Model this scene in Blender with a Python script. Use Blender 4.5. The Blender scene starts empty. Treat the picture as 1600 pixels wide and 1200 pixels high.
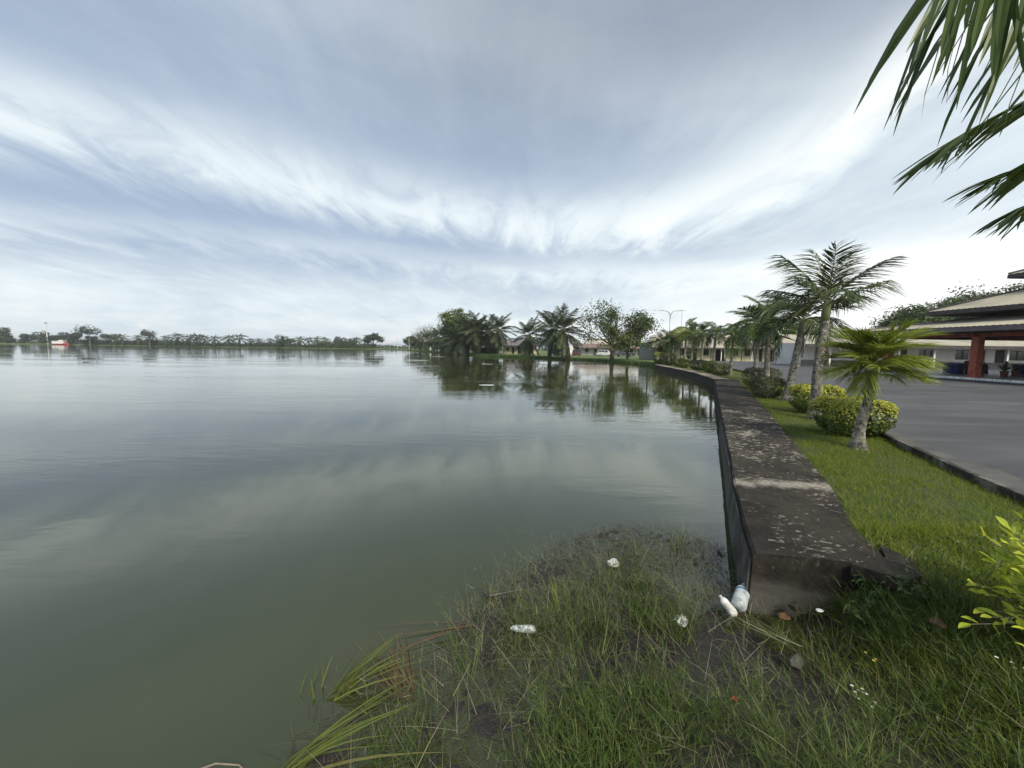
import bpy, bmesh, math, random
import numpy as np
from mathutils import Vector, Matrix
from mathutils.geometry import tessellate_polygon

R = math.radians
SC = bpy.context.scene
COL = SC.collection
random.seed(7)
NP = np.random.default_rng(11)

# ------------------------------------------------------------------ camera
cam = bpy.data.cameras.new('camera')
cam.sensor_width = 36.0
cam.lens = 605.0 / 1600.0 * 36.0
cam.clip_start = 0.05
cam.clip_end = 9000.0
CAM = bpy.data.objects.new('camera', cam)
COL.objects.link(CAM)
CAM.matrix_world = (Matrix.Translation((0, 0, 2.1)) @ Matrix.Rotation(R(90 - 5.29), 4, 'X')
                    @ Matrix.Rotation(R(0.8), 4, 'Z'))
SC.camera = CAM

# ------------------------------------------------------------------ sun
SUN_AZ, SUN_EL = 158.0, 46.0        # degrees clockwise from the view direction (+Y), elevation
sl = bpy.data.lights.new('sun', 'SUN')
sl.energy = 2.9
sl.angle = R(22)
sl.color = (1.0, 0.93, 0.80)
SUN = bpy.data.objects.new('sun', sl)
COL.objects.link(SUN)
sd = Vector((math.sin(R(SUN_AZ)) * math.cos(R(SUN_EL)), math.cos(R(SUN_AZ)) * math.cos(R(SUN_EL)), math.sin(R(SUN_EL))))
SUN.rotation_euler = sd.to_track_quat('Z', 'Y').to_euler()
SUN.location = sd * 50

# ------------------------------------------------------------------ exposure
SC.view_settings.view_transform = 'Standard'
SC.view_settings.look = 'None'
SC.view_settings.gamma = 1.0
SC.view_settings.exposure = 0.80
SC.view_settings.use_curve_mapping = False
SC.render.engine = 'CYCLES'
SC.cycles.max_bounces = 6
SC.cycles.transparent_max_bounces = 8
SC.cycles.use_denoising = True
SC.cycles.sample_clamp_indirect = 4.0


# ------------------------------------------------------------------ node helper
class NT:
    def __init__(self, tree):
        self.t = tree
        self.n = tree.nodes
        self.l = tree.links

    def new(self, typ, **kw):
        nd = self.n.new(typ)
        for k, v in kw.items():
            setattr(nd, k, v)
        return nd

    def put(self, sock, val):
        if val is None:
            return
        if hasattr(val, 'is_output') or isinstance(val, bpy.types.NodeSocket):
            self.l.new(val, sock)
        else:
            sock.default_value = val

    def m(self, op, a, b=None, c=None, clamp=False):
        nd = self.new('ShaderNodeMath', operation=op)
        nd.use_clamp = clamp
        self.put(nd.inputs[0], a)
        if b is not None:
            self.put(nd.inputs[1], b)
        if c is not None:
            self.put(nd.inputs[2], c)
        return nd.outputs[0]

    def mix(self, f, a, b):
        nd = self.new('ShaderNodeMix', data_type='RGBA')
        self.put(nd.inputs[0], f)
        self.put(nd.inputs[6], a if not isinstance(a, tuple) else (*a[:3], 1))
        self.put(nd.inputs[7], b if not isinstance(b, tuple) else (*b[:3], 1))
        return nd.outputs[2]

    def rng(self, v, a, b, c=0.0, d=1.0, smooth=True):
        nd = self.new('ShaderNodeMapRange')
        nd.interpolation_type = 'SMOOTHSTEP' if smooth else 'LINEAR'
        self.put(nd.inputs[0], v)
        for i, x in enumerate((a, b, c, d)):
            self.put(nd.inputs[1 + i], x)
        return nd.outputs[0]

    def noise(self, vec, scale, detail=4, rough=0.55, dist=0.0, out=0):
        nd = self.new('ShaderNodeTexNoise')
        self.put(nd.inputs['Vector'], vec)
        nd.inputs['Scale'].default_value = scale
        nd.inputs['Detail'].default_value = detail
        nd.inputs['Roughness'].default_value = rough
        nd.inputs['Distortion'].default_value = dist
        return nd.outputs[out]

    def comb(self, x, y, z):
        nd = self.new('ShaderNodeCombineXYZ')
        for i, v in enumerate((x, y, z)):
            self.put(nd.inputs[i], v)
        return nd.outputs[0]

    def sep(self, v):
        nd = self.new('ShaderNodeSeparateXYZ')
        self.l.new(v, nd.inputs[0])
        return nd.outputs

    def mapping(self, v, scale=(1, 1, 1), rot=(0, 0, 0), loc=(0, 0, 0)):
        nd = self.new('ShaderNodeMapping')
        self.l.new(v, nd.inputs[0])
        nd.inputs['Scale'].default_value = scale
        nd.inputs['Rotation'].default_value = rot
        nd.inputs['Location'].default_value = loc
        return nd.outputs[0]

    def curve(self, v, pts):
        """float curve through pts; x and y already in 0..1"""
        nd = self.new('ShaderNodeFloatCurve')
        cv = nd.mapping.curves[0]
        while len(cv.points) > 2:
            cv.points.remove(cv.points[1])
        cv.points[0].location = pts[0]
        cv.points[1].location = pts[-1]
        for p in pts[1:-1]:
            cv.points.new(*p)
        nd.mapping.update()
        self.l.new(v, nd.inputs['Value'])
        return nd.outputs[0]


# ------------------------------------------------------------------ sky
world = bpy.data.worlds.new('World')
SC.world = world
world.use_nodes = True
W = NT(world.node_tree)
W.n.clear()
SKYK = 0.1
sky = W.new('ShaderNodeTexSky', sky_type='NISHITA')
sky.sun_disc = False
sky.sun_elevation = R(SUN_EL)
sky.sun_rotation = R(SUN_AZ)
sky.air_density = 1.2
sky.dust_density = 1.5
sky.ozone_density = 1.5
tc = W.new('ShaderNodeTexCoord')
dx, dy, dz = W.sep(tc.outputs['Generated'])
az = W.m('ARCTAN2', dx, dy)                          # radians, + to the right
el = W.m('ARCSINE', dz)
azd = W.m('MULTIPLY', az, 57.2958)
eld = W.m('MULTIPLY', W.m('ABSOLUTE', el), 57.2958)
# cloud sheet coordinates (flat layer overhead)
zz = W.m('ADD', W.m('MAXIMUM', dz, 0.0), 0.10)
pu = W.m('DIVIDE', dx, zz)
pv = W.m('DIVIDE', dy, zz)
pl = W.comb(pu, pv, 0.0)
streak = W.mapping(pl, scale=(1.45, 0.50, 1), rot=(0, 0, R(24)))
n_big = W.noise(W.mapping(pl, scale=(0.5, 0.8, 1), rot=(0, 0, R(-20)), loc=(3.1, 1.7, 0)), 0.9, 3, 0.5, 0.3)
n_wsp = W.noise(streak, 2.2, 7, 0.62, 0.9)
n_fin = W.noise(W.mapping(pl, scale=(2.0, 0.75, 1), rot=(0, 0, R(38)), loc=(7, 2, 0)), 3.6, 7, 0.66, 1.3)
wob = W.m('MULTIPLY', W.m('SUBTRACT', n_wsp, 0.5), 4.2)
wob2 = W.m('MULTIPLY', W.m('SUBTRACT', n_fin, 0.5), 1.8)
elw = W.m('ADD', W.m('ADD', eld, wob), wob2)
azn = W.m('DIVIDE', W.m('ADD', azd, 90.0), 180.0, clamp=True)


def band(pts, w_up, w_dn):
    """soft bright ridge whose elevation follows pts (azimuth deg, elevation deg)"""
    c = W.curve(azn, [((a + 90) / 180.0, e / 60.0) for a, e in pts])
    dlt = W.m('SUBTRACT', elw, W.m('MULTIPLY', c, 60.0))
    up = W.rng(dlt, 0.0, w_up, 1.0, 0.0)
    dn = W.rng(dlt, -w_dn, 0.0, 0.0, 1.0)
    return W.m('MULTIPLY', up, dn)


b1 = band([(-90, 17), (-52, 19.0), (-38, 19.5), (-18, 18.6), (6, 16.6), (14, 16.2), (26, 17.4), (36, 20.5), (46, 27), (90, 38)], 8.0, 5.0)
b2 = band([(-90, 10.5), (-52, 11.3), (-33, 12.6), (0, 11.5), (30, 10), (90, 9)], 2.6, 3.2)
b3 = band([(-90, 38), (-50, 36), (-20, 38), (0, 36), (22, 29), (40, 27), (90, 36)], 9.0, 6.0)
hzn = W.rng(eld, 2.0, 15.0, 1.0, 0.0)
right = W.rng(azd, -5.0, 58.0, 0.0, 1.0)
lift = W.rng(eld, 18.0, 38.0, 0.0, 1.0)
s1 = W.m('MULTIPLY', b1, W.rng(n_wsp, 0.30, 0.62, 0.62, 1.0))
den = W.m('MULTIPLY', s1, 0.46)
den = W.m('ADD', den, W.m('MULTIPLY', b2, 0.20))
den = W.m('ADD', den, W.m('MULTIPLY', b3, W.rng(n_big, 0.35, 0.65, 0.02, 0.14)))
den = W.m('ADD', den, W.m('MULTIPLY', hzn, 0.46))
den = W.m('ADD', den, W.m('MULTIPLY', W.m('MULTIPLY', right, W.rng(eld, 18.0, 36.0, 1.0, 0.05)), 0.44))
den = W.m('ADD', den, W.m('MULTIPLY', W.m('SUBTRACT', n_big, 0.5), 0.34))
den = W.m('ADD', den, W.m('MULTIPLY', W.m('SUBTRACT', n_wsp, 0.5), 0.26))
den = W.m('ADD', den, W.m('MULTIPLY', W.m('SUBTRACT', n_fin, 0.5), 0.10))
den = W.m('ADD', den, 0.20)
n_rag = W.noise(W.comb(W.m('MULTIPLY', azd, 0.055), W.m('MULTIPLY', eld, 0.16), 8.0), 1.0, 5, 0.6, 0.8)
den = W.m('ADD', den, W.m('MULTIPLY', W.m('MULTIPLY', W.m('SUBTRACT', n_rag, 0.5), 0.55), W.rng(eld, 3.0, 16.0, 1.0, 0.3)))
den = W.m('MINIMUM', W.m('MAXIMUM', den, 0.0), 1.0)
# thin grey-blue veil in the gaps, white where the cloud is thick
ramp = W.new('ShaderNodeValToRGB')
W.l.new(den, ramp.inputs[0])
cr = ramp.color_ramp
cr.elements[0].position = 0.0
cr.elements[0].color = (0.180, 0.228, 0.310, 1)
cr.elements[1].position = 1.0
cr.elements[1].color = (0.66, 0.67, 0.67, 1)
for p, c in ((0.22, (0.250, 0.305, 0.390)), (0.42, (0.345, 0.400, 0.462)), (0.62, (0.470, 0.525, 0.555)), (0.82, (0.57, 0.60, 0.61))):
    e_ = cr.elements.new(p)
    e_.color = (*c, 1)
grey = W.mix(W.m('MULTIPLY', W.m('MULTIPLY', lift, W.rng(azd, -45, 5, 0.25, 1.0)), 0.9), ramp.outputs[0],
             W.mix(den, (0.150, 0.178, 0.222), (0.38, 0.41, 0.44)))
cloud = W.new('ShaderNodeVectorMath', operation='SCALE')
W.l.new(grey, cloud.inputs[0])
cloud.inputs[3].default_value = 1.0 / SKYK
skymix = W.mix(W.rng(den, 0.0, 0.5, 0.86, 0.98), sky.outputs[0], cloud.outputs[0])
# small heaped clouds far off over the horizon
n_cu = W.noise(W.comb(W.m('MULTIPLY', azd, 0.22), W.m('MULTIPLY', eld, 0.42), 3.0), 1.0, 5, 0.6, 0.4)
cu = W.m('MULTIPLY', W.rng(n_cu, 0.56, 0.66), W.rng(eld, 1.0, 5.0, 1.0, 0.0))
skymix = W.mix(W.m('MULTIPLY', cu, 0.55), skymix, (0.62 / SKYK, 0.60 / SKYK, 0.58 / SKYK))
bg = W.new('ShaderNodeBackground')
W.l.new(skymix, bg.inputs[0])
bg.inputs[1].default_value = SKYK
wo = W.new('ShaderNodeOutputWorld')
W.l.new(bg.outputs[0], wo.inputs[0])


# ------------------------------------------------------------------ materials
MATS = {}


def newmat(name):
    m = bpy.data.materials.new(name)
    m.use_nodes = True
    t = NT(m.node_tree)
    t.n.clear()
    out = t.new('ShaderNodeOutputMaterial')
    bs = t.new('ShaderNodeBsdfPrincipled')
    t.l.new(bs.outputs[0], out.inputs[0])
    MATS[name] = m
    return m, t, bs, out


def plain(name, c1, c2=None, scale=4.0, rough=0.7, bump=0.0, metal=0.0, spec=0.4, world_space=False, detail=5, lo=0.35, hi=0.65,
          bscale=None, stretch=(1, 1, 1), c3=None, s3=1.0):
    m, t, bs, out = newmat(name)
    c2 = c2 or tuple(x * 0.75 for x in c1)
    if world_space:
        v = t.new('ShaderNodeNewGeometry').outputs['Position']
    else:
        v = t.new('ShaderNodeTexCoord').outputs['Object']
    v = t.mapping(v, scale=stretch)
    n = t.noise(v, scale, detail, 0.6)
    col = t.mix(t.rng(n, lo, hi), c1, c2)
    if c3:
        col = t.mix(t.rng(t.noise(v, s3, 4, 0.6), 0.5, 0.66), col, c3)
    t.l.new(col, bs.inputs['Base Color'])
    bs.inputs['Roughness'].default_value = rough
    bs.inputs['Metallic'].default_value = metal
    bs.inputs['Specular IOR Level'].default_value = spec
    if bump:
        b = t.new('ShaderNodeBump')
        b.inputs['Strength'].default_value = bump
        b.inputs['Distance'].default_value = 0.02
        t.l.new(t.noise(v, bscale or scale * 3, 6, 0.65), b.inputs['Height'])
        t.l.new(b.outputs[0], bs.inputs['Normal'])
    return m


def leafmat(name, cols, trans=0.3, rough=0.45, spec=0.35, objvar=0.5):
    """leaf colours vary per leaf (mesh island) and per object"""
    m, t, bs, out = newmat(name)
    g = t.new('ShaderNodeNewGeometry')
    oi = t.new('ShaderNodeObjectInfo')
    f = t.m('FRACT', t.m('ADD', g.outputs['Random Per Island'], t.m('MULTIPLY', oi.outputs['Random'], 7.0)))
    f = t.m('ADD', t.m('MULTIPLY', f, 1.0 - objvar), t.m('MULTIPLY', oi.outputs['Random'], objvar))
    r = t.new('ShaderNodeValToRGB')
    t.l.new(f, r.inputs[0])
    e = r.color_ramp.elements
    e[0].position = 0.0
    e[0].color = (*cols[0], 1)
    e[1].position = 1.0
    e[1].color = (*cols[-1], 1)
    for i, c in enumerate(cols[1:-1]):
        x = e.new((i + 1) / (len(cols) - 1))
        x.color = (*c, 1)
    t.l.new(r.outputs[0], bs.inputs['Base Color'])
    bs.inputs['Roughness'].default_value = rough
    bs.inputs['Specular IOR Level'].default_value = spec
    tr = t.new('ShaderNodeBsdfTranslucent')
    t.l.new(r.outputs[0], tr.inputs[0])
    mx = t.new('ShaderNodeMixShader')
    mx.inputs[0].default_value = trans
    t.l.new(bs.outputs[0], mx.inputs[1])
    t.l.new(tr.outputs[0], mx.inputs[2])
    t.l.new(mx.outputs[0], out.inputs[0])
    return m


leafmat('palm_leaf', [(0.042, 0.075, 0.018), (0.075, 0.118, 0.026), (0.110, 0.150, 0.034)], 0.30, 0.40, 0.45)
leafmat('palm_leaf_yellow', [(0.12, 0.17, 0.020), (0.20, 0.25, 0.034), (0.30, 0.33, 0.06)], 0.35, 0.42, 0.4)
leafmat('palm_leaf_dark', [(0.034, 0.055, 0.018), (0.056, 0.080, 0.026), (0.085, 0.110, 0.036)], 0.22, 0.4, 0.45)
leafmat('oil_palm_leaf', [(0.028, 0.044, 0.018), (0.046, 0.066, 0.024), (0.075, 0.095, 0.034)], 0.25, 0.45, 0.4)
leafmat('dry_leaf', [(0.09, 0.06, 0.035), (0.16, 0.11, 0.06), (0.22, 0.17, 0.10)], 0.15, 0.8, 0.2)
leafmat('tree_leaf', [(0.032, 0.056, 0.016), (0.058, 0.086, 0.022), (0.095, 0.125, 0.030)], 0.30, 0.5, 0.35, 0.2)
leafmat('tree_leaf_light', [(0.06, 0.09, 0.02), (0.105, 0.14, 0.03), (0.16, 0.175, 0.045)], 0.35, 0.5, 0.35, 0.2)
leafmat('far_leaf', [(0.030, 0.044, 0.022), (0.046, 0.062, 0.028), (0.066, 0.080, 0.036)], 0.15, 0.7, 0.2, 0.6)
leafmat('hedge_leaf', [(0.050, 0.085, 0.015), (0.11, 0.155, 0.024), (0.22, 0.25, 0.04)], 0.25, 0.45, 0.4, 0.2)
leafmat('hedge_leaf_gold', [(0.26, 0.30, 0.035), (0.42, 0.44, 0.06), (0.60, 0.56, 0.10)], 0.30, 0.42, 0.4, 0.2)
leafmat('hedge_leaf_grey', [(0.055, 0.070, 0.030), (0.090, 0.105, 0.048), (0.13, 0.14, 0.065)], 0.25, 0.55, 0.3, 0.3)
leafmat('golden_leaf', [(0.30, 0.40, 0.035), (0.44, 0.52, 0.05), (0.62, 0.62, 0.075)], 0.35, 0.38, 0.45, 0.7)
leafmat('lawn_blade', [(0.078, 0.130, 0.012), (0.125, 0.185, 0.018), (0.175, 0.225, 0.028), (0.27, 0.25, 0.07)], 0.40, 0.7, 0.12, 0.0)
leafmat('bank_blade', [(0.026, 0.052, 0.010), (0.050, 0.090, 0.014), (0.085, 0.125, 0.026), (0.17, 0.18, 0.075), (0.065, 0.115, 0.018), (0.040, 0.078, 0.014), (0.085, 0.075, 0.038)], 0.30, 0.6, 0.2, 0.0)
leafmat('rim_blade', [(0.035, 0.030, 0.018), (0.085, 0.085, 0.045), (0.16, 0.165, 0.095), (0.07, 0.09, 0.03), (0.28, 0.28, 0.19)], 0.2, 0.65, 0.2, 0.0)
leafmat('straw', [(0.12, 0.10, 0.06), (0.22, 0.20, 0.12), (0.34, 0.32, 0.22)], 0.15, 0.7, 0.25, 0.0)
leafmat('dead_reed', [(0.050, 0.032, 0.018), (0.085, 0.060, 0.032), (0.14, 0.115, 0.065)], 0.1, 0.75, 0.2, 0.7)
leafmat('mud_twig', [(0.022, 0.017, 0.012), (0.045, 0.034, 0.022), (0.085, 0.068, 0.042)], 0.0, 0.55, 0.4, 0.0)
leafmat('sedge_blade', [(0.050, 0.060, 0.018), (0.090, 0.115, 0.024), (0.145, 0.175, 0.035), (0.11, 0.09, 0.04)], 0.30, 0.5, 0.25, 0.85)
leafmat('weed_leaf', [(0.030, 0.058, 0.015), (0.050, 0.090, 0.020), (0.080, 0.13, 0.032)], 0.25, 0.45, 0.4, 0.3)
leafmat('shore_leaf', [(0.040, 0.075, 0.020), (0.06, 0.11, 0.026), (0.09, 0.145, 0.035)], 0.25, 0.5, 0.3, 0.3)

plain('bark', (0.085, 0.068, 0.050), (0.042, 0.033, 0.025), 6, 0.9, 0.6)
plain('bark_pale', (0.20, 0.17, 0.13), (0.11, 0.09, 0.07), 6, 0.9, 0.4)
plain('oil_bark', (0.050, 0.042, 0.032), (0.020, 0.017, 0.013), 3, 0.95, 0.8)
plain('crownshaft', (0.16, 0.20, 0.07), (0.24, 0.24, 0.12), 3, 0.55, 0.1, stretch=(3, 3, 0.6))
plain('rachis', (0.10, 0.12, 0.035), (0.16, 0.17, 0.06), 4, 0.55)
plain('rachis_pale', (0.19, 0.17, 0.10), (0.13, 0.12, 0.07), 4, 0.7)
plain('white_wall', (0.72, 0.71, 0.68), (0.62, 0.61, 0.57), 0.7, 0.8, 0.05)
plain('cream_wall', (0.62, 0.55, 0.38), (0.54, 0.48, 0.34), 0.6, 0.8, 0.05)
plain('grey_wall', (0.42, 0.42, 0.41), (0.34, 0.34, 0.33), 0.8, 0.85)
plain('plinth', (0.22, 0.21, 0.20), (0.15, 0.14, 0.13), 1.5, 0.9, 0.1)
plain('roof_beige', (0.37, 0.345, 0.265), (0.30, 0.28, 0.22), 0.8, 0.75, 0.05, c3=(0.24, 0.22, 0.18), s3=0.35)
plain('roof_brown', (0.20, 0.145, 0.125), (0.15, 0.11, 0.10), 0.9, 0.8, 0.05)
plain('roof_purple', (0.145, 0.13, 0.14), (0.10, 0.092, 0.10), 0.9, 0.7, 0.05)
plain('fascia', (0.070, 0.058, 0.060), (0.045, 0.038, 0.040), 2, 0.7)
plain('fascia_grey', (0.165, 0.135, 0.14), (0.12, 0.10, 0.105), 1.5, 0.7)
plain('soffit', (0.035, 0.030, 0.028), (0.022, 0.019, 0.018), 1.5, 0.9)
plain('red_paint', (0.42, 0.10, 0.055), (0.36, 0.085, 0.048), 1.6, 0.55, 0.04, c3=(0.22, 0.04, 0.03), s3=3.0)
plain('dark_timber', (0.060, 0.038, 0.030), (0.035, 0.024, 0.020), 2, 0.8)
plain('floor_tile', (0.22, 0.20, 0.18), (0.17, 0.155, 0.14), 1.2, 0.5)
plain('door_dark', (0.028, 0.026, 0.026), (0.018, 0.017, 0.017), 2, 0.6)
plain('post_dark', (0.075, 0.060, 0.050), (0.05, 0.04, 0.034), 2, 0.75)
plain('post_white', (0.66, 0.66, 0.64), (0.55, 0.55, 0.53), 1.5, 0.7)
plain('steel', (0.34, 0.36, 0.37), (0.27, 0.28, 0.29), 2, 0.45, metal=0.6)
plain('steel_dark', (0.10, 0.10, 0.105), (0.075, 0.075, 0.08), 2, 0.5, metal=0.3)
plain('white_paint', (0.78, 0.78, 0.75), (0.60, 0.59, 0.56), 5, 0.6, c3=(0.42, 0.41, 0.38), s3=9)
plain('black_paint', (0.040, 0.040, 0.042), (0.065, 0.064, 0.062), 5, 0.6)
plain('blue_cloth', (0.018, 0.026, 0.145), (0.012, 0.018, 0.10), 6, 0.85, 0.3, bscale=9, stretch=(1, 1, 0.1))
plain('board_white', (0.80, 0.80, 0.78), (0.74, 0.74, 0.72), 2, 0.5)
plain('pot', (0.17, 0.055, 0.04), (0.11, 0.04, 0.03), 5, 0.8)
plain('tyre', (0.018, 0.018, 0.018), (0.025, 0.025, 0.025), 5, 0.85)
plain('boat_red', (0.40, 0.045, 0.035), (0.30, 0.035, 0.03), 0.8, 0.5)
plain('boat_white', (0.82, 0.80, 0.76), (0.74, 0.72, 0.68), 0.5, 0.5)
plain('concrete', (0.34, 0.32, 0.285), (0.26, 0.245, 0.215), 3, 0.85, 0.3)
plain('concrete_stained', (0.10, 0.095, 0.082), (0.030, 0.027, 0.023), 3.5, 0.9, 0.3, world_space=True)
plain('stone', (0.085, 0.09, 0.065), (0.045, 0.05, 0.036), 7, 0.8, 0.5)
plain('foam_white', (0.80, 0.80, 0.77), (0.62, 0.60, 0.54), 14, 0.7, 0.3)
plain('paper_white', (0.84, 0.84, 0.83), (0.72, 0.72, 0.71), 20, 0.6, 0.2)
plain('rust_leaf', (0.13, 0.065, 0.026), (0.07, 0.035, 0.016), 20, 0.7)
plain('red_plastic', (0.55, 0.03, 0.035), (0.45, 0.025, 0.03), 8, 0.4)
plain('flower_white', (0.80, 0.80, 0.74), (0.66, 0.66, 0.58), 20, 0.7)
plain('flower_yellow', (0.62, 0.50, 0.10), (0.5, 0.4, 0.08), 20, 0.7)
plain('sky_glint', (0.50, 0.53, 0.50), (0.34, 0.38, 0.34), 3, 0.6, 0.0)  # pale colour standing in for sky reflected on ripples
plain('wood_wet', (0.030, 0.025, 0.020), (0.055, 0.045, 0.035), 9, 0.5, 0.4, stretch=(1, 1, 0.2))
plain('label_blue', (0.035, 0.10, 0.16), (0.05, 0.13, 0.19), 12, 0.45)
plain('cap_white', (0.66, 0.66, 0.62), (0.40, 0.39, 0.34), 14, 0.55, 0.2)
for nm, c in (('car_dark', (0.022, 0.026, 0.036)), ('car_silver', (0.44, 0.45, 0.47)), ('car_maroon', (0.06, 0.025, 0.030))):
    plain(nm, c, tuple(x * 0.9 for x in c), 1.5, 0.25, spec=0.6)
    MATS[nm].node_tree.nodes['Principled BSDF'].inputs['Coat Weight'].default_value = 0.5
plain('glass_dark', (0.020, 0.024, 0.027), (0.03, 0.034, 0.037), 1.0, 0.06, spec=0.6)
plain('glass_pale', (0.09, 0.105, 0.11), (0.06, 0.07, 0.075), 0.8, 0.1, spec=0.6)
plain('lamp_glass', (0.55, 0.55, 0.50), (0.5, 0.5, 0.46), 3, 0.3)

m, t, bs, out = newmat('plastic_clear')
g = t.new('ShaderNodeTexCoord').outputs['Object']
t.l.new(t.mix(t.rng(t.noise(g, 16, 5, 0.6), 0.42, 0.65), (0.62, 0.68, 0.70), (0.33, 0.37, 0.36)), bs.inputs['Base Color'])
bs.inputs['Roughness'].default_value = 0.28
bs.inputs['Transmission Weight'].default_value = 0.35
bs.inputs['IOR'].default_value = 1.35

# trunk of the small palms: pale lichen patches, dark scars, ring marks
m, t, bs, out = newmat('palm_trunk')
v = t.new('ShaderNodeTexCoord').outputs['Object']
oi = t.new('ShaderNodeObjectInfo').outputs['Random']
v2 = t.new('ShaderNodeVectorMath', operation='ADD')
t.l.new(v, v2.inputs[0])
t.l.new(t.comb(t.m('MULTIPLY', oi, 31.0), 0.0, t.m('MULTIPLY', oi, 13.0)), v2.inputs[1])
v = v2.outputs[0]
base = t.mix(t.rng(t.noise(v, 5, 5, 0.65), 0.38, 0.62), (0.23, 0.225, 0.185), (0.115, 0.108, 0.085))
base = t.mix(t.rng(t.noise(t.mapping(v, scale=(1, 1, 0.8)), 15, 4, 0.7), 0.50, 0.60), base, (0.032, 0.029, 0.024))
base = t.mix(t.rng(t.noise(v, 9, 3, 0.6), 0.58, 0.68), base, (0.36, 0.36, 0.31))
ring = t.new('ShaderNodeTexWave')
ring.bands_direction = 'Z'
ring.inputs['Scale'].default_value = 5.0
ring.inputs['Distortion'].default_value = 2.0
t.l.new(v, ring.inputs[0])
base = t.mix(t.m('MULTIPLY', t.rng(ring.outputs[1], 0.86, 1.0), 0.55), base, (0.05, 0.045, 0.04))
t.l.new(base, bs.inputs['Base Color'])
bs.inputs['Roughness'].default_value = 0.9
b = t.new('ShaderNodeBump')
b.inputs['Strength'].default_value = 0.5
b.inputs['Distance'].default_value = 0.02
t.l.new(t.noise(v, 18, 5, 0.7), b.inputs['Height'])
t.l.new(b.outputs[0], bs.inputs['Normal'])

# water: murky green body, sharp reflection, faint ripples that come in lanes
m, t, bs, out = newmat('lake_water')
P = t.new('ShaderNodeNewGeometry').outputs['Position']
bs.inputs['Base Color'].default_value = (0.031, 0.038, 0.011, 1)
bs.inputs['Roughness'].default_value = 0.035
bs.inputs['IOR'].default_value = 1.66
bs.inputs['Specular IOR Level'].default_value = 0.5
lane = t.rng(t.noise(t.mapping(P, scale=(0.05, 0.16, 1), rot=(0, 0, R(12))), 1.0, 3, 0.55), 0.42, 0.66, 0.10, 1.9)
rip = t.noise(t.mapping(P, scale=(0.8, 2.6, 1), rot=(0, 0, R(8))), 1.3, 3, 0.5, 0.4)
fin = t.noise(t.mapping(P, scale=(2.4, 6.5, 1), rot=(0, 0, R(-6))), 1.6, 2, 0.5)
hgt = t.m('ADD', t.m('MULTIPLY', rip, 1.0), t.m('MULTIPLY', fin, 0.22))
hgt = t.m('MULTIPLY', hgt, lane)
b = t.new('ShaderNodeBump')
b.inputs['Strength'].default_value = 1.0
b.inputs['Distance'].default_value = 0.0065
t.l.new(hgt, b.inputs['Height'])
t.l.new(b.outputs[0], bs.inputs['Normal'])

# algae-black concrete of the lake wall with pale worn patches
m, t, bs, out = newmat('wall_concrete')
P = t.new('ShaderNodeNewGeometry').outputs['Position']
px, py, pz = t.sep(P)
nrm = t.sep(t.new('ShaderNodeNewGeometry').outputs['Normal'])[2]
dark = t.mix(t.rng(t.noise(P, 3.0, 6, 0.65), 0.35, 0.65), (0.0125, 0.011, 0.0085), (0.036, 0.031, 0.024))
dark = t.mix(t.rng(t.noise(P, 26, 4, 0.7), 0.54, 0.74), dark, (0.066, 0.058, 0.050))
pale = t.mix(t.noise(P, 11, 5, 0.65), (0.12, 0.11, 0.09), (0.40, 0.37, 0.31))
# worn flakes, denser from about 5 to 12 m
zone = t.m('MULTIPLY', t.rng(py, 4.6, 6.5, 0.35, 1.0), t.rng(py, 7.5, 15.0, 1.0, 0.15))
pv_ = t.mapping(P, scale=(1.5, 2.3, 1.5), rot=(0, 0, R(20)))
fl = t.m('ADD', t.noise(pv_, 7.5, 8, 0.70, 0.5), t.m('MULTIPLY', t.m('SUBTRACT', t.noise(P, 1.6, 3, 0.55), 0.5), 0.42))
thr = t.m('SUBTRACT', 0.65, t.m('MULTIPLY', zone, 0.105))
fmask = t.rng(t.m('SUBTRACT', fl, thr), -0.02, 0.05)
# the pale mortar strip across the wall
strip_c = t.m('ABSOLUTE', t.m('SUBTRACT', t.m('ADD', py, t.m('MULTIPLY', px, 0.10)), 4.90))
stw = t.m('ADD', strip_c, t.m('MULTIPLY', t.m('SUBTRACT', t.noise(P, 7, 5, 0.65), 0.5), 0.55))
smask = t.m('MULTIPLY', t.rng(stw, 0.0, 0.22, 1.0, 0.0), t.rng(t.noise(P, 30, 5, 0.7), 0.30, 0.55, 0.35, 1.0))
pm = t.m('MAXIMUM', fmask, smask)
pm = t.m('MULTIPLY', pm, t.rng(nrm, 0.3, 0.8))
# streaks and splashes on the upright faces
lowgrey = t.m('MULTIPLY', t.m('MULTIPLY', t.rng(t.m('ADD', pz, t.m('MULTIPLY', t.noise(t.mapping(P, scale=(1, 1, 3)), 2.5, 5, 0.65), 0.22)), 0.28, 0.42, 0.75, 0.0), t.rng(nrm, 0.3, 0.7, 1.0, 0.0)), t.rng(py, 2.9, 3.1, 1.0, 0.15))
sidem = t.m('MULTIPLY', t.rng(t.noise(t.mapping(P, scale=(3, 3, 1.2)), 2.2, 6, 0.7), 0.57, 0.70), t.rng(nrm, 0.3, 0.7, 0.35, 0.0))
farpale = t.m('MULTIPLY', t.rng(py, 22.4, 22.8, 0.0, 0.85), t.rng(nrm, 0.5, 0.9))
col = t.mix(pm, dark, pale)
col = t.mix(lowgrey, col, (0.105, 0.10, 0.088))
col = t.mix(sidem, col, (0.26, 0.25, 0.22))
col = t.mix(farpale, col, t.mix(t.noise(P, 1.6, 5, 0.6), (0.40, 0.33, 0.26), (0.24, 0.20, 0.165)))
t.l.new(col, bs.inputs['Base Color'])
bs.inputs['Roughness'].default_value = 0.9
bs.inputs['Specular IOR Level'].default_value = 0.25
b = t.new('ShaderNodeBump')
b.inputs['Strength'].default_value = 0.7
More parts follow.
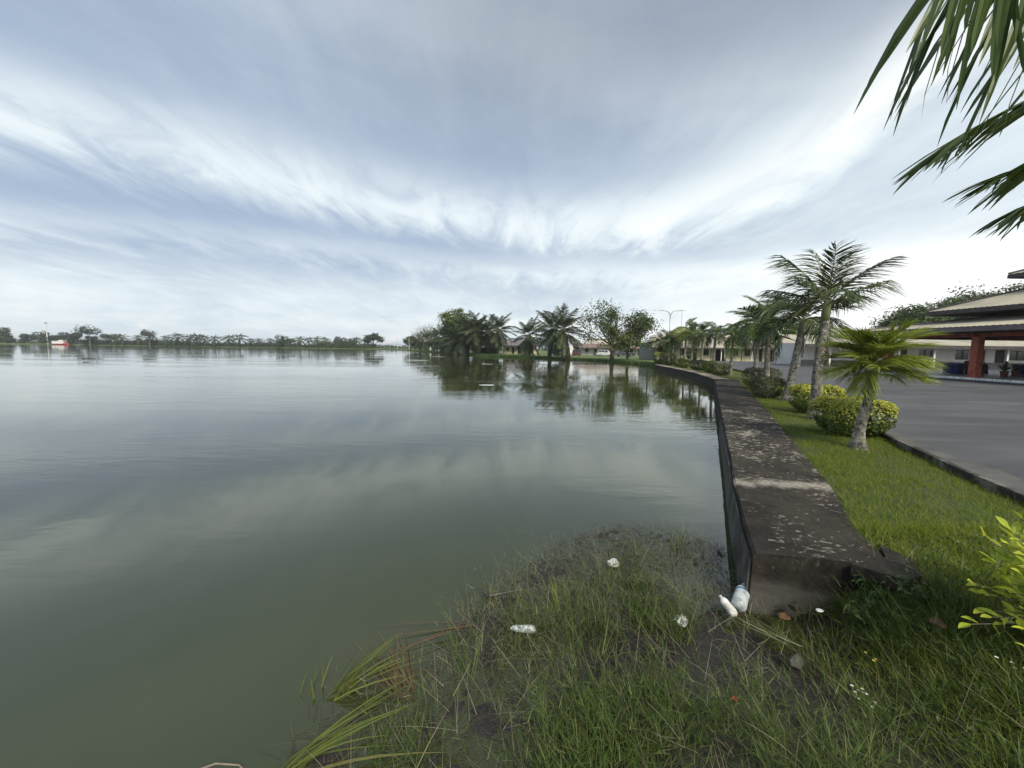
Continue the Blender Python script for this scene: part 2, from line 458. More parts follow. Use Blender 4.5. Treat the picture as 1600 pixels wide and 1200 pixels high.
b.inputs['Distance'].default_value = 0.015
t.l.new(t.m('ADD', t.noise(P, 22, 6, 0.7), t.m('MULTIPLY', pm, 0.5)), b.inputs['Height'])
t.l.new(b.outputs[0], bs.inputs['Normal'])

# road: worn asphalt, paler gravelly edge strip
m, t, bs, out = newmat('asphalt')
P = t.new('ShaderNodeNewGeometry').outputs['Position']
c = t.mix(t.rng(t.noise(t.mapping(P, scale=(0.25, 0.9, 1), rot=(0, 0, R(-25))), 0.8, 5, 0.6), 0.35, 0.68), (0.034, 0.036, 0.041), (0.074, 0.075, 0.079))
c = t.mix(t.rng(t.noise(P, 90, 3, 0.7), 0.45, 0.75), c, (0.125, 0.125, 0.127))
c = t.mix(t.m('MULTIPLY', t.rng(t.noise(t.mapping(P, scale=(0.2, 1.1, 1), rot=(0, 0, R(-55)), loc=(3, 0, 0)), 0.9, 4, 0.6), 0.55, 0.7), 0.45), c, (0.125, 0.123, 0.118))
vor = t.new('ShaderNodeTexVoronoi')
vor.feature = 'DISTANCE_TO_EDGE'
vor.inputs['Scale'].default_value = 0.16
t.l.new(t.mapping(P, scale=(1, 1, 0)), vor.inputs['Vector'])
crk = t.m('MULTIPLY', t.rng(t.m('ADD', vor.outputs['Distance'], t.m('MULTIPLY', t.m('SUBTRACT', t.noise(P, 1.4, 5, 0.6), 0.5), 0.16)), 0.0, 0.012, 1.0, 0.0), 0.45)
c = t.mix(crk, c, (0.03, 0.03, 0.03))
c = t.mix(t.m('MULTIPLY', t.rng(t.noise(t.mapping(P, loc=(9, 4, 0)), 0.45, 4, 0.6), 0.58, 0.70), 0.5), c, (0.034, 0.034, 0.036))
t.l.new(c, bs.inputs['Base Color'])
bs.inputs['Roughness'].default_value = 0.72
bs.inputs['Specular IOR Level'].default_value = 0.35
b = t.new('ShaderNodeBump')
b.inputs['Strength'].default_value = 0.35
b.inputs['Distance'].default_value = 0.01
t.l.new(t.noise(P, 70, 4, 0.7), b.inputs['Height'])
t.l.new(b.outputs[0], bs.inputs['Normal'])
plain('road_edge', (0.105, 0.102, 0.095), (0.060, 0.060, 0.058), 2.2, 0.85, 0.5, world_space=True, bscale=60, lo=0.3, hi=0.7)
plain('kerb_dark', (0.030, 0.027, 0.022), (0.015, 0.014, 0.012), 4, 0.9, 0.5, world_space=True, c3=(0.13, 0.125, 0.11), s3=2.5)
plain('far_grass', (0.085, 0.125, 0.028), (0.055, 0.090, 0.020), 0.5, 0.9, 0.4, world_space=True, bscale=4, c3=(0.14, 0.15, 0.05), s3=0.15)

# bank: wet mud low down, soil and thatch where it rises (height decides what the ground is made of)
m, t, bs, out = newmat('bank_ground')
P = t.new('ShaderNodeNewGeometry').outputs['Position']
px, py, pz = t.sep(P)
mud = t.mix(t.rng(t.noise(P, 5, 6, 0.65), 0.35, 0.65), (0.009, 0.008, 0.007), (0.020, 0.017, 0.014))
mud = t.mix(t.rng(t.noise(P, 30, 4, 0.7), 0.56, 0.70), mud, (0.040, 0.035, 0.027))
soil = t.mix(t.rng(t.noise(P, 4, 6, 0.65), 0.35, 0.65), (0.030, 0.058, 0.008), (0.048, 0.054, 0.016))
soil = t.mix(t.rng(t.noise(t.mapping(P, loc=(5, 3, 0)), 1.1, 4, 0.6), 0.60, 0.72), soil, (0.055, 0.048, 0.028))
hf = t.rng(t.m('ADD', pz, t.m('MULTIPLY', t.m('SUBTRACT', t.noise(P, 3, 4, 0.6), 0.5), 0.2)), 0.10, 0.26)
t.l.new(t.mix(hf, mud, soil), bs.inputs['Base Color'])
t.l.new(t.rng(hf, 0.0, 1.0, 0.55, 0.95), bs.inputs['Roughness'])
b = t.new('ShaderNodeBump')
b.inputs['Strength'].default_value = 0.8
b.inputs['Distance'].default_value = 0.02
t.l.new(t.noise(P, 24, 6, 0.7), b.inputs['Height'])
t.l.new(b.outputs[0], bs.inputs['Normal'])


# ------------------------------------------------------------------ mesh helpers
class MB:
    def __init__(self):
        self.v = []
        self.f = []
        self.mi = []

    def add(self, vs, fs, mi=0):
        o = len(self.v)
        self.v += [tuple(p) for p in vs]
        self.f += [tuple(i + o for i in f) for f in fs]
        self.mi += [mi] * len(fs)
        return self

    def box(self, c, s, rz=0.0, mi=0, top=1.0):
        x, y, z = (q / 2 for q in s)
        ca, sa = math.cos(rz), math.sin(rz)
        vs = []
        for k in (-1, 1):
            w = top if k > 0 else 1.0
            for (i, j) in ((-1, -1), (1, -1), (1, 1), (-1, 1)):
                a, b_ = i * x * w, j * y * w
                vs.append((c[0] + a * ca - b_ * sa, c[1] + a * sa + b_ * ca, c[2] + k * z))
        return self.add(vs, [(0, 3, 2, 1), (4, 5, 6, 7), (0, 1, 5, 4), (1, 2, 6, 5), (2, 3, 7, 6), (3, 0, 4, 7)], mi)

    def tube(self, pts, rad, n=8, mi=0, cap=True, jit=0.0, rnd=random):
        pts = [Vector(p) for p in pts]
        rings = []
        for i, p in enumerate(pts):
            d = (pts[min(i + 1, len(pts) - 1)] - pts[max(i - 1, 0)])
            if d.length < 1e-9:
                d = Vector((0, 0, 1))
            d.normalize()
            a = d.orthogonal() if abs(d.z) < 0.95 else Vector((1, 0, 0))
            a = (a - d * a.dot(d)).normalized()
            b_ = d.cross(a)
            r = rad[i] if hasattr(rad, '__len__') else rad
            rings.append([p + (a * math.cos(2 * math.pi * k / n) + b_ * math.sin(2 * math.pi * k / n)) * r * (1 + jit * rnd.uniform(-1, 1)) for k in range(n)])
        # keep rings from twisting
        for i in range(1, len(rings)):
            best = min(range(n), key=lambda s: sum((rings[i][(k + s) % n] - rings[i - 1][k]).length for k in range(0, n, 2)))
            rings[i] = rings[i][best:] + rings[i][:best]
        vs = [q for r_ in rings for q in r_]
        fs = []
        for i in range(len(pts) - 1):
            for k in range(n):
                fs.append((i * n + k, i * n + (k + 1) % n, (i + 1) * n + (k + 1) % n, (i + 1) * n + k))
        if cap:
            fs.append(tuple(range(n))[::-1])
            fs.append(tuple(range((len(pts) - 1) * n, len(pts) * n)))
        return self.add(vs, fs, mi)

    def lathe(self, prof, n=16, mi=0, M=None):
        """prof: (radius, z) pairs"""
        vs, fs = [], []
        for r, z in prof:
            for k in range(n):
                a = 2 * math.pi * k / n
                vs.append((r * math.cos(a), r * math.sin(a), z))
        for i in range(len(prof) - 1):
            for k in range(n):
                fs.append((i * n + k, i * n + (k + 1) % n, (i + 1) * n + (k + 1) % n, (i + 1) * n + k))
        fs.append(tuple(range(n))[::-1])
        fs.append(tuple(range((len(prof) - 1) * n, len(prof) * n)))
        if M is not None:
            vs = [tuple(M @ Vector(q)) for q in vs]
        return self.add(vs, fs, mi)

    def prism(self, poly, z0, z1, mi=0):
        n = len(poly)
        vs = [(x, y, z0) for x, y in poly] + [(x, y, z1) for x, y in poly]
        fs = [tuple(range(n))[::-1], tuple(range(n, 2 * n))]
        for i in range(n):
            fs.append((i, (i + 1) % n, n + (i + 1) % n, n + i))
        return self.add(vs, fs, mi)

    def ribbon(self, pts, widths, side, mi=0):
        """flat strip: centre points, half widths and one side vector; last point is a tip"""
        vs, fs = [], []
        for p, w in zip(pts[:-1], widths[:-1]):
            vs += [Vector(p) - side * w, Vector(p) + side * w]
        vs.append(Vector(pts[-1]))
        k = len(pts) - 1
        for i in range(k - 1):
            fs.append((2 * i, 2 * i + 1, 2 * i + 3, 2 * i + 2))
        fs.append((2 * k - 2, 2 * k - 1, 2 * k))
        return self.add(vs, fs, mi)

    def mesh(self, name, mats, smooth=False):
        me = bpy.data.meshes.new(name)
        me.from_pydata(self.v, [], self.f)
        mats = mats if isinstance(mats, (list, tuple)) else [mats]
        for q in mats:
            me.materials.append(MATS[q])
        if len(mats) > 1:
            me.polygons.foreach_set('material_index', self.mi)
        if smooth:
            me.polygons.foreach_set('use_smooth', [True] * len(me.polygons))
        me.update()
        return me

    def build(self, name, mats, parent=None, smooth=False):
        return link(name, self.mesh(name, mats, smooth), parent)


def link(name, data, parent=None):
    o = bpy.data.objects.new(name, data)
    COL.objects.link(o)
    if parent is not None:
        o.parent = parent
    return o


def tag(o, label=None, cat=None, group=None, kind=None):
    if label:
        o['label'] = label
    if cat:
        o['category'] = cat
    if group:
        o['group'] = group
    if kind:
        o['kind'] = kind
    return o


def thing(name, label, cat, loc=(0, 0, 0), rz=0.0, group=None):
    o = bpy.data.objects.new(name, None)
    o.empty_display_size = 0.2
    COL.objects.link(o)
    o.location = loc
    o.rotation_euler = (0, 0, rz)
    return tag(o, label, cat, group, 'thing')


def mesh_np(name, verts, quads, tris, mat, smooth=False):
    me = bpy.data.meshes.new(name)
    nq, nt = len(quads), len(tris)
    me.vertices.add(len(verts))
    me.vertices.foreach_set('co', np.ascontiguousarray(verts, dtype=np.float32).ravel())
    idx = np.concatenate([np.asarray(quads, dtype=np.int32).ravel(), np.asarray(tris, dtype=np.int32).ravel()])
    me.loops.add(len(idx))
    me.loops.foreach_set('vertex_index', idx)
    me.polygons.add(nq + nt)
    starts = np.concatenate([np.arange(nq) * 4, nq * 4 + np.arange(nt) * 3]).astype(np.int32)
    me.polygons.foreach_set('loop_start', starts)
    me.materials.append(MATS[mat])
    me.update(calc_edges=True)
    me.validate()
    if smooth:
        me.polygons.foreach_set('use_smooth', np.ones(nq + nt, dtype=bool))
    return me


def blades_mesh(name, pos, length, width, azim, lean, curl, mat, segs=3, sag=0.0):
    """grass blades as tapering ribbons, all arrays of length N"""
    N = len(pos)
    d = np.stack([np.cos(azim), np.sin(azim), np.zeros(N)], 1)
    s = np.stack([-np.sin(azim), np.cos(azim), np.zeros(N)], 1)
    tw = NP.uniform(-0.9, 0.9, N)
    s = s * np.cos(tw)[:, None] + d * np.sin(tw)[:, None]
    V = np.zeros((N, 2 * segs + 1, 3))
    for i in range(segs + 1):
        u = i / segs
        h = length * (u * np.cos(lean) - sag * u * u * np.abs(curl) - 0.35 * curl * u * u)
        o = length * (u * np.sin(lean) + curl * u * u)
        c = pos + d * o[:, None]
        c[:, 2] += np.maximum(h, -0.02)
        if i < segs:
            w = width * (1.0 - 0.72 * u)
            V[:, 2 * i] = c - s * w[:, None]
            V[:, 2 * i + 1] = c + s * w[:, None]
        else:
            V[:, 2 * segs] = c
    base = (np.arange(N) * (2 * segs + 1))[:, None]
    q = []
    for i in range(segs - 1):
        q.append(base + np.array([[2 * i, 2 * i + 1, 2 * i + 3, 2 * i + 2]]))
    quads = np.concatenate(q, 0) if q else np.zeros((0, 4), int)
    tris = base + np.array([[2 * segs - 2, 2 * segs - 1, 2 * segs]])
    return mesh_np(name, V.reshape(-1, 3), quads, tris, mat)


def leaf_cloud(name, pts, nrm, size, mat, aspect=0.5):
    """many small leaf faces (two triangles folded on the midrib) at pts facing about nrm"""
    N = len(pts)
    nrm = nrm / np.maximum(np.linalg.norm(nrm, axis=1), 1e-6)[:, None]
    a = NP.normal(size=(N, 3))
    a -= nrm * (a * nrm).sum(1)[:, None]
    a /= np.maximum(np.linalg.norm(a, axis=1), 1e-6)[:, None]
    b_ = np.cross(nrm, a)
    sz = np.asarray(size) * np.ones(N)
    L = a * sz[:, None]
    Wd = b_ * (sz * aspect)[:, None]
    fold = nrm * (sz * 0.18)[:, None]
    V = np.stack([pts - L * 0.5, pts - Wd * 0.5 + fold, pts + L * 0.5, pts + Wd * 0.5 + fold], 1)
    base = (np.arange(N) * 4)[:, None]
    tris = np.concatenate([base + np.array([[0, 1, 2]]), base + np.array([[0, 2, 3]])], 0)
    return mesh_np(name, V.reshape(-1, 3), np.zeros((0, 4), int), tris, mat)


def sstep(a, b_, x):
    u = np.clip((np.asarray(x, float) - a) / (b_ - a), 0, 1)
    return u * u * (3 - 2 * u)


def vnoise(x, y, s, seed=0):
    """cheap smooth value noise, -1..1"""
    x = np.asarray(x, float) * s + seed * 17.3
    y = np.asarray(y, float) * s + seed * 9.1
    xi, yi = np.floor(x), np.floor(y)
    fx, fy = x - xi, y - yi
    fx, fy = fx * fx * (3 - 2 * fx), fy * fy * (3 - 2 * fy)

    def hsh(i, j):
        q = np.sin(i * 127.1 + j * 311.7 + seed * 74.7) * 43758.5453
        return q - np.floor(q)
    a = hsh(xi, yi) * (1 - fx) + hsh(xi + 1, yi) * fx
    b_ = hsh(xi, yi + 1) * (1 - fx) + hsh(xi + 1, yi + 1) * fx
    return (a * (1 - fy) + b_ * fy) * 2 - 1


# ================================================================== SETTING
WY = [2.95, 3.40, 4.50, 6.80, 10.5, 16.2, 22.3]
WL = [1.945, 2.145, 2.68, 3.86, 5.72, 8.60, 11.7]
WR = [2.93, 3.17, 3.86, 5.07, 7.02, 9.90, 13.0]
KY = [-20, -4, 0, 2, 4.1, 5.1, 6.9, 10.8, 16, 22, 27, 34, 40, 46, 52]
KX = [2.0, 4.0, 4.75, 5.15, 5.66, 6.08, 6.95, 9.05, 12.0, 15.2, 17.2, 19.4, 21.0, 22.4, 24.0]
GZ, RZ = 0.46, 0.555


def wl(y):
    return np.interp(y, WY + [29, 35.3, 41, 44], WL + [13.6, 14.7, 15.6, 16.2])


def wr(y):
    return np.interp(y, WY + [22.8, 29, 35.3, 41, 44], WR + [12.7, 14.4, 15.5, 16.4, 17.0])


def kx(y):
    return np.interp(y, KY, KX)


SHORE = np.array([(14.0, 3.30), (2.10, 3.35), (2.22, 3.9), (1.9, 4.3), (1.26, 4.42), (0.6, 3.95), (0.0, 3.25), (-0.35, 2.75), (-0.5, 2.35),
                  (-0.75, 2.14), (-1.05, 1.95), (-1.05, 1.6), (-1.2, 1.0), (-1.5, 0), (-2, -2), (-2.5, -8)])


def shore_d(x, y):
    """signed distance to the bank's water line, + inland"""
    x = np.asarray(x, float)
    y = np.asarray(y, float)
    best = np.full(x.shape, 1e9)
    sgn = np.ones(x.shape)
    for a, b_ in zip(SHORE[:-1], SHORE[1:]):
        d = b_ - a
        L2 = d @ d
        u = np.clip(((x - a[0]) * d[0] + (y - a[1]) * d[1]) / L2, 0, 1)
        ex, ey = x - (a[0] + u * d[0]), y - (a[1] + u * d[1])
        q = np.hypot(ex, ey)
        cr_ = d[0] * (y - a[1]) - d[1] * (x - a[0])
        upd = q < best
        best = np.where(upd, q, best)
        sgn = np.where(upd, np.where(cr_ > 0, 1.0, -1.0), sgn)
    return best * sgn


def hgt_np(x, y):
    x = np.asarray(x, float)
    y = np.asarray(y, float)
    d = shore_d(x, y)
    n = 0.5 * vnoise(x, y, 2.3, 1) + 0.3 * vnoise(x, y, 5.5, 2) + 0.2 * vnoise(x, y, 12.0, 3)
    z = np.where(d < 0, np.maximum(0.30 * d, -0.5), -0.003 + 0.123 * sstep(0.70, 1.6, d) + 0.16 * sstep(1.2, 2.4, d))
    nf = 0.6 * vnoise(x, y, 9.0, 4) + 0.4 * vnoise(x, y, 21.0, 5)
    z = z + np.where(d < -0.3, 0.0, np.where(d < 0.9, 0.011 * nf + 0.007 * n, 0.03 * n + 0.012 * nf))
    zb = z
    up = sstep(2.2, 3.05, x + 0.22 * (2.9 - y))
    z = z * (1 - up) + (GZ + 0.012 * n) * up
    # beyond the wall's near end: lake on one side, lawn on the other
    far = y > 2.93
    lake = far & (x < 0.5 * (wl(y) + wr(y)))
    z = np.where(lake, np.where(d > 0, zb, np.minimum(zb, np.maximum(0.30 * d, -0.5))), z)
    lawn = far & (x >= 0.5 * (wl(y) + wr(y)))
    z = np.where(lawn, GZ + 0.015 * n, z)
    z = np.where(x > kx(y) + 0.06, 0.30, z)
    return z


def tessel(poly, z):
    tri = tessellate_polygon([[Vector((x, y, 0)) for x, y in poly]])
    vs = [(x, y, z) for x, y in poly]
    fs = []
    for a, b_, c_ in tri:
        n = (Vector(vs[b_]) - Vector(vs[a])).cross(Vector(vs[c_]) - Vector(vs[a]))
        fs.append((a, b_, c_) if n.z > 0 else (a, c_, b_))
    return vs, fs


# water
mb = MB()
mb.add([(-3000, -400, 0), (600, -400, 0), (600, 600, 0), (-3000, 600, 0)], [(0, 1, 2, 3)])
tag(mb.build('water', 'lake_water'), kind='structure')

# the great land sheet around the lake
LAND = [(16.9, 43.8), (18.6, 49.5), (18.3, 57), (17.0, 63.5), (13.5, 69.5), (9.9, 74), (2.8, 84.5), (-6.8, 96.5), (-12, 106), (-22.6, 131),
        (-40, 174), (-59, 217), (-72, 238), (-86, 262), (-110, 272), (-150, 279), (-235, 283), (-361, 277), (-480, 270), (-700, 258), (-2500, 60),
        (-2500, 4000), (4000, 4000), (4000, -2500), (-60, -2500), (-60, -60), (-10, -25), (-3.0, -7.5), (3.9, -7.5), (3.9, 4.6), (4.6, 5.4),
        (6.3, 8.2), (9.3, 14.0), (12.6, 21.0), (13.5, 25.0), (14.7, 30), (15.7, 36), (16.4, 41)]
vs, fs = tessel(LAND, 0.40)
n = len(LAND)
vs2 = vs + [(x, y, -0.7) for x, y in LAND]
mb = MB().add(vs2, fs + [(i, n + i, n + (i + 1) % n, (i + 1) % n) for i in range(n)])
tag(mb.build('ground', 'far_grass'), kind='structure')

# near bank and verge as a height field
gx = np.concatenate([np.arange(-6, -2, 0.25), np.arange(-2, 7, 0.07), np.arange(7, 19.01, 0.25)])
gy = np.concatenate([np.arange(-8, 0.8, 0.4), np.arange(0.8, 8, 0.07), np.arange(8, 30.01, 0.3)])
XX, YY = np.meshgrid(gx, gy)
ZZ = hgt_np(XX, YY)
nx, ny = len(gx), len(gy)
ii = (np.arange(ny - 1)[:, None] * nx + np.arange(nx - 1)[None, :]).ravel()
quads = np.stack([ii, ii + 1, ii + nx + 1, ii + nx], 1)
me = mesh_np('bank_terrain', np.stack([XX.ravel(), YY.ravel(), ZZ.ravel()], 1), quads, np.zeros((0, 3), int), 'bank_ground', True)
tag(link('terrain', me), kind='structure')

# road
kp = [(float(x), float(y)) for x, y in zip(KX, KY)]
fine = [(float(kx(y)), float(y)) for y in np.concatenate([np.arange(-20, 0, 2), np.arange(0, 14, 0.25), np.arange(14, 52.1, 1.0)])]
ROAD = [(x, y) for x, y in fine] + [(28, 56.5), (34, 60), (60, 61), (120, 61), (120, -20)]
vs, fs = tessel(ROAD[::-1], RZ)
tag(MB().add(vs, fs).build('road', 'asphalt'), kind='structure')
# pale gravelly strip where the tarmac has worn along the verge
sh = MB()
ys = np.arange(2.0, 30, 0.2)
wid = 0.36 + 0.26 * vnoise(ys, ys * 0, 0.9, 4) + 0.18 * vnoise(ys, ys * 0, 3.1, 5)
wid = np.maximum(wid * (1.0 - 0.02 * ys), 0.08)
for i in range(len(ys) - 1):
    a, b_ = ys[i], ys[i + 1]
    sh.add([(kx(a) + 0.03, a, RZ + 0.004), (kx(a) + 0.03 + wid[i], a, RZ + 0.004), (kx(b_) + 0.03 + wid[i + 1], b_, RZ + 0.004), (kx(b_) + 0.03, b_, RZ + 0.004)], [(0, 1, 2, 3)])
tag(sh.build('road_shoulder', 'road_edge'), kind='structure')
# rough dark edge of the tarmac
kb = MB()
pts = fine
jv = [0.5 * float(vnoise(y, 0.0, 2.2, 6)) + 0.5 * float(vnoise(y, 0.0, 6.0, 7)) for _, y in pts]
for i in range(len(pts) - 1):
    (x0, y0), (x1, y1) = pts[i], pts[i + 1]
    a0, a1 = 0.05 + 0.028 * jv[i], 0.05 + 0.028 * jv[i + 1]
    z0, z1 = RZ + 0.012 + 0.012 * jv[i], RZ + 0.012 + 0.012 * jv[i + 1]
    kb.add([(x0 - a0, y0, 0.34), (x1 - a1, y1, 0.34), (x1 - a1 + 0.015, y1, z1), (x0 - a0 + 0.015, y0, z0), (x0 + 0.045, y0, z0), (x1 + 0.045, y1, z1),
            (x0 + 0.045, y0, 0.5), (x1 + 0.045, y1, 0.5)],
           [(0, 3, 2, 1), (3, 4, 5, 2), (4, 6, 7, 5)])
tag(kb.build('kerb', 'kerb_dark'), kind='structure')

# ------------------------------------------------------------------ lake wall
wall = thing('lake_wall', 'long low concrete lake wall stained black along the water', 'wall', (0, 0, 0))


def wall_section(y0, y1, top, jitter=0.006):
    n = max(3, int((y1 - y0) / 0.35))
    mbw = MB()
    yy = np.linspace(y0, y1, n)
    rows = []
    for k, y in enumerate(yy):
        l, r = float(wl(y)), float(wr(y))
        # the end of the wall is cut at a slant
        j = lambda s: jitter * float(vnoise(y, s, 3.0, 9))
        yl = y
        yr = y - (0.16 if (k == 0 and y0 < 3) else 0.0)
        zt = top + j(1.0)
        rows.append([(l - 0.02, yl, -0.6), (l - 0.006 + j(2.0) * 0.5, yl, zt - 0.30), (l + j(5.0) * 2, yl, zt - 0.02), (l + 0.02, yl, zt),
                     (0.5 * (l + r), 0.5 * (yl + yr), zt + 0.004), (r - 0.02, yr, zt - 0.004 + j(3.0)), (r, yr, zt - 0.03), (r, yr, 0.05)])
    m_ = len(rows[0])
    vs_ = [p for r_ in rows for p in r_]
    fs_ = []
    for i in range(n - 1):
        for k in range(m_ - 1):
            fs_.append((i * m_ + k, i * m_ + k + 1, (i + 1) * m_ + k + 1, (i + 1) * m_ + k))
    fs_.append(tuple(range(m_))[::-1])
    fs_.append(tuple(range((n - 1) * m_, n * m_)))
    fs_ = [f[::-1] for f in fs_]
    return mbw.add(vs_, fs_)


for a, b_, tp in ((2.95, 4.62, 0.50), (4.63, 8.4, 0.497), (8.41, 12.6, 0.501), (12.61, 17.2, 0.498), (17.21, 22.3, 0.50), (22.31, 29.0, 0.485), (29.01, 35.3, 0.48), (35.31, 44.0, 0.485)):
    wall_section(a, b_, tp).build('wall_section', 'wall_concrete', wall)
led = MB().prism([(2.58, 2.79), (2.80, 2.585), (2.98, 2.66), (3.12, 2.86), (3.10, 3.12), (2.95, 2.90)], 0.425, 0.512)
led.build('broken_slab', 'wall_concrete', wall)
# the lip of formwork left standing on the water side
lip = MB()
ly = np.linspace(2.97, 9.5, 30)
for y0, y1 in zip(ly[:-1], ly[1:]):
    x0, x1 = float(wl(y0)) - 0.024, float(wl(y1)) - 0.024
    q0, q1 = 0.44 + 0.02 * float(vnoise(y0, 0.0, 2.0, 3)), 0.44 + 0.02 * float(vnoise(y1, 0.0, 2.0, 3))
    lip.add([(x0 - 0.03, y0, -0.3), (x1 - 0.03, y1, -0.3), (x1, y1, q1), (x0, y0, q0), (x0 + 0.018, y0, q0), (x1 + 0.018, y1, q1), (x1 + 0.018, y1, -0.3), (x0 + 0.018, y0, -0.3)],
            [(0, 3, 2, 1), (3, 4, 5, 2), (4, 7, 6, 5)])
    if y0 < 2.98:
        lip.add([(x0 - 0.03, y0, -0.3), (x0, y0, q0), (x0 + 0.018, y0, q0), (x0 + 0.018, y0, -0.3)], [(0, 1, 2, 3)])
lip.build('formwork_lip', 'concrete_stained', wall)


# ================================================================== GRASS
def sample(nn, x0, x1, y0, y1):
    return NP.uniform(x0, x1, nn), NP.uniform(y0, y1, nn)


# short lawn on the verge
LX, LY, LS = [], [], []
for y0, y1, dens, sc in ((1.2, 4.5, 5200, 1.0), (4.5, 8, 4400, 1.0), (8, 13, 2200, 1.25), (13, 20, 1000, 1.6), (20, 32, 300, 2.1), (32, 46, 160, 2.6)):
    x0, x1 = float(wl(y0)), float(kx(y1))
    nn = int(dens * (x1 - x0) * (y1 - y0))
    x, y = sample(nn, x0, x1, y0, y1)
    lo = np.where(y > 2.93, wr(y) + 0.01 - 0.10 * NP.random(nn) ** 3, 2.75)
    keep = (x > lo) & (x < kx(y) - 0.03)
    # worn patches: beside the wall end and under the small palm
    bare = np.exp(-(((x - 3.55) / 0.30) ** 2 + ((y - 3.15) / 0.16) ** 2)) + 0.8 * np.exp(-(((x - 5.5) / 0.35) ** 2 + ((y - 7.4) / 0.3) ** 2)) + 0.7 * np.exp(-(((x - 5.97) / 0.22) ** 2 + ((y - 6.5) / 0.2) ** 2))
    keep &= NP.random(nn) > bare
    keep &= ((x - 2.87) / 0.24) ** 2 + ((y - 2.84) / 0.24) ** 2 > 1.0
    keep &= NP.random(nn) < 0.70 + 0.30 * vnoise(x, y, 1.7, 12) + 0.25 * vnoise(x, y, 5.0, 14)
    LX.append(x[keep]); LY.append(y[keep]); LS.append(np.full(keep.sum(), sc))
x, y, sc = np.concatenate(LX), np.concatenate(LY), np.concatenate(LS)
pos = np.stack([x, y, np.minimum(hgt_np(x, y), GZ + 0.03)], 1)
nn = len(x)
patch = 1.0 + 0.35 * vnoise(x, y, 0.9, 13) + 0.25 * vnoise(x, y, 4.0, 15)
me = blades_mesh('lawn', pos, NP.uniform(0.030, 0.075, nn) * patch * (0.75 + 0.25 * sc), 0.0022 * sc, NP.uniform(0, 6.283, nn), NP.uniform(0.1, 1.0, nn),
                 NP.uniform(0.0, 0.5, nn), 'lawn_blade', 2)
tag(link('lawn_grass', me), 'short green lawn grass on the verge between wall and road', 'grass', kind='stuff')
# a fringe of longer stalks along the tarmac edge and hanging over the wall
yy = NP.uniform(2.0, 26, 2600)
side = NP.random(2600) < 0.6
xx = np.where(side, kx(yy) - NP.uniform(0.02, 0.14, 2600), wr(np.maximum(yy, 2.96)) + NP.uniform(-0.03, 0.05, 2600))
pos = np.stack([xx, yy, hgt_np(xx, yy)], 1)
me = blades_mesh('fringe', pos, NP.uniform(0.06, 0.17, 2600), np.full(2600, 0.0022), NP.uniform(0, 6.283, 2600), NP.uniform(0.1, 0.8, 2600), NP.uniform(0.1, 0.7, 2600), 'bank_blade', 3)
tag(link('verge_grass', me), 'longer grass stalks fringing the tarmac edge and wall', 'grass', kind='stuff')


# long trailing bank grass: stems with leaves at their joints
def stems(x, y, length, lean, curl, leaves, leaflen, lw, mats, seedname):
    nn = len(x)
    az_ = NP.uniform(0, 6.283, nn)
    pos_ = np.stack([x, y, np.maximum(hgt_np(x, y), -0.02)], 1)
    m1 = blades_mesh(seedname + '_stem', pos_, length, np.full(nn, 0.0013), az_, lean, curl, mats, 4)
    P_, A_, L_, W_, Ln_, C_ = [], [], [], [], [], []
    for k in range(leaves):
        u = NP.uniform(0.12, 1.0, nn)
        o = length * (u * np.sin(lean) + curl * u * u)
        h = length * (u * np.cos(lean) - 0.35 * curl * u * u)
        P_.append(np.stack([x + np.cos(az_) * o, y + np.sin(az_) * o, pos_[:, 2] + np.maximum(h, 0.0)], 1))
        A_.append(az_ + NP.normal(0, 1.1, nn))
        L_.append(leaflen * NP.uniform(0.5, 1.25, nn))
        W_.append(lw * NP.uniform(0.6, 1.3, nn))
        Ln_.append(NP.uniform(0.35, 1.45, nn))
        C_.append(NP.uniform(0.0, 0.35, nn))
    m2 = blades_mesh(seedname + '_leaf', np.concatenate(P_), np.concatenate(L_), np.concatenate(W_), np.concatenate(A_), np.concatenate(Ln_), np.concatenate(C_), mats, 2)
    return m1, m2


def pick(nn, x0, x1, y0, y1, fn):
    x, y = sample(nn, x0, x1, y0, y1)
    k = NP.random(nn) < fn(x, y)
    return x[k], y[k]


def dens_bank(x, y):
    d = shore_d(x, y)
    cl = sstep(-0.10, 0.50, vnoise(x, y, 2.1, 21) + 0.7 * vnoise(x, y, 5.2, 22) + 0.12)
    z = hgt_np(x, y)
    ok = (d > 0.12) & (x < kx(y)) & ((y < 2.9) | (x < wl(np.maximum(y, 2.96)) - 0.08))
    mudpatch = np.exp(-(((x - 1.55) / 0.42) ** 2 + ((y - 2.35) / 0.50) ** 2)) + np.exp(-(((x - 1.75) / 0.4) ** 2 + ((y - 2.95) / 0.35) ** 2)) \
        + 0.8 * np.exp(-(((x - 2.4) / 0.45) ** 2 + ((y - 2.72) / 0.2) ** 2))
    f = sstep(0.05, 0.55, d) * np.clip(cl, 0.05, 1.0) * (0.45 + 0.55 * sstep(0.5, 1.1, d))
    f = f * np.where((y > 2.85), 0.5, 1.0)
    f = f * (1 - np.clip(0.85 * mudpatch, 0, 0.85))
    return np.where(ok, f, 0)


x, y = pick(15000, -1.2, 2.6, 1.15, 4.3, dens_bank)
nn = len(x)
m1, m2 = stems(x, y, NP.uniform(0.10, 0.42, nn), NP.uniform(0.1, 1.2, nn), NP.uniform(0.0, 0.7, nn), 6, 0.085, 0.0019, 'bank_blade', 'bank')
tag(link('bank_grass_stems', m1), 'thin trailing stems of the tangled bank grass', 'grass', kind='stuff')
tag(link('bank_grass', m2), 'tangled olive green bank grass sprawling from mud to water', 'grass', kind='stuff')
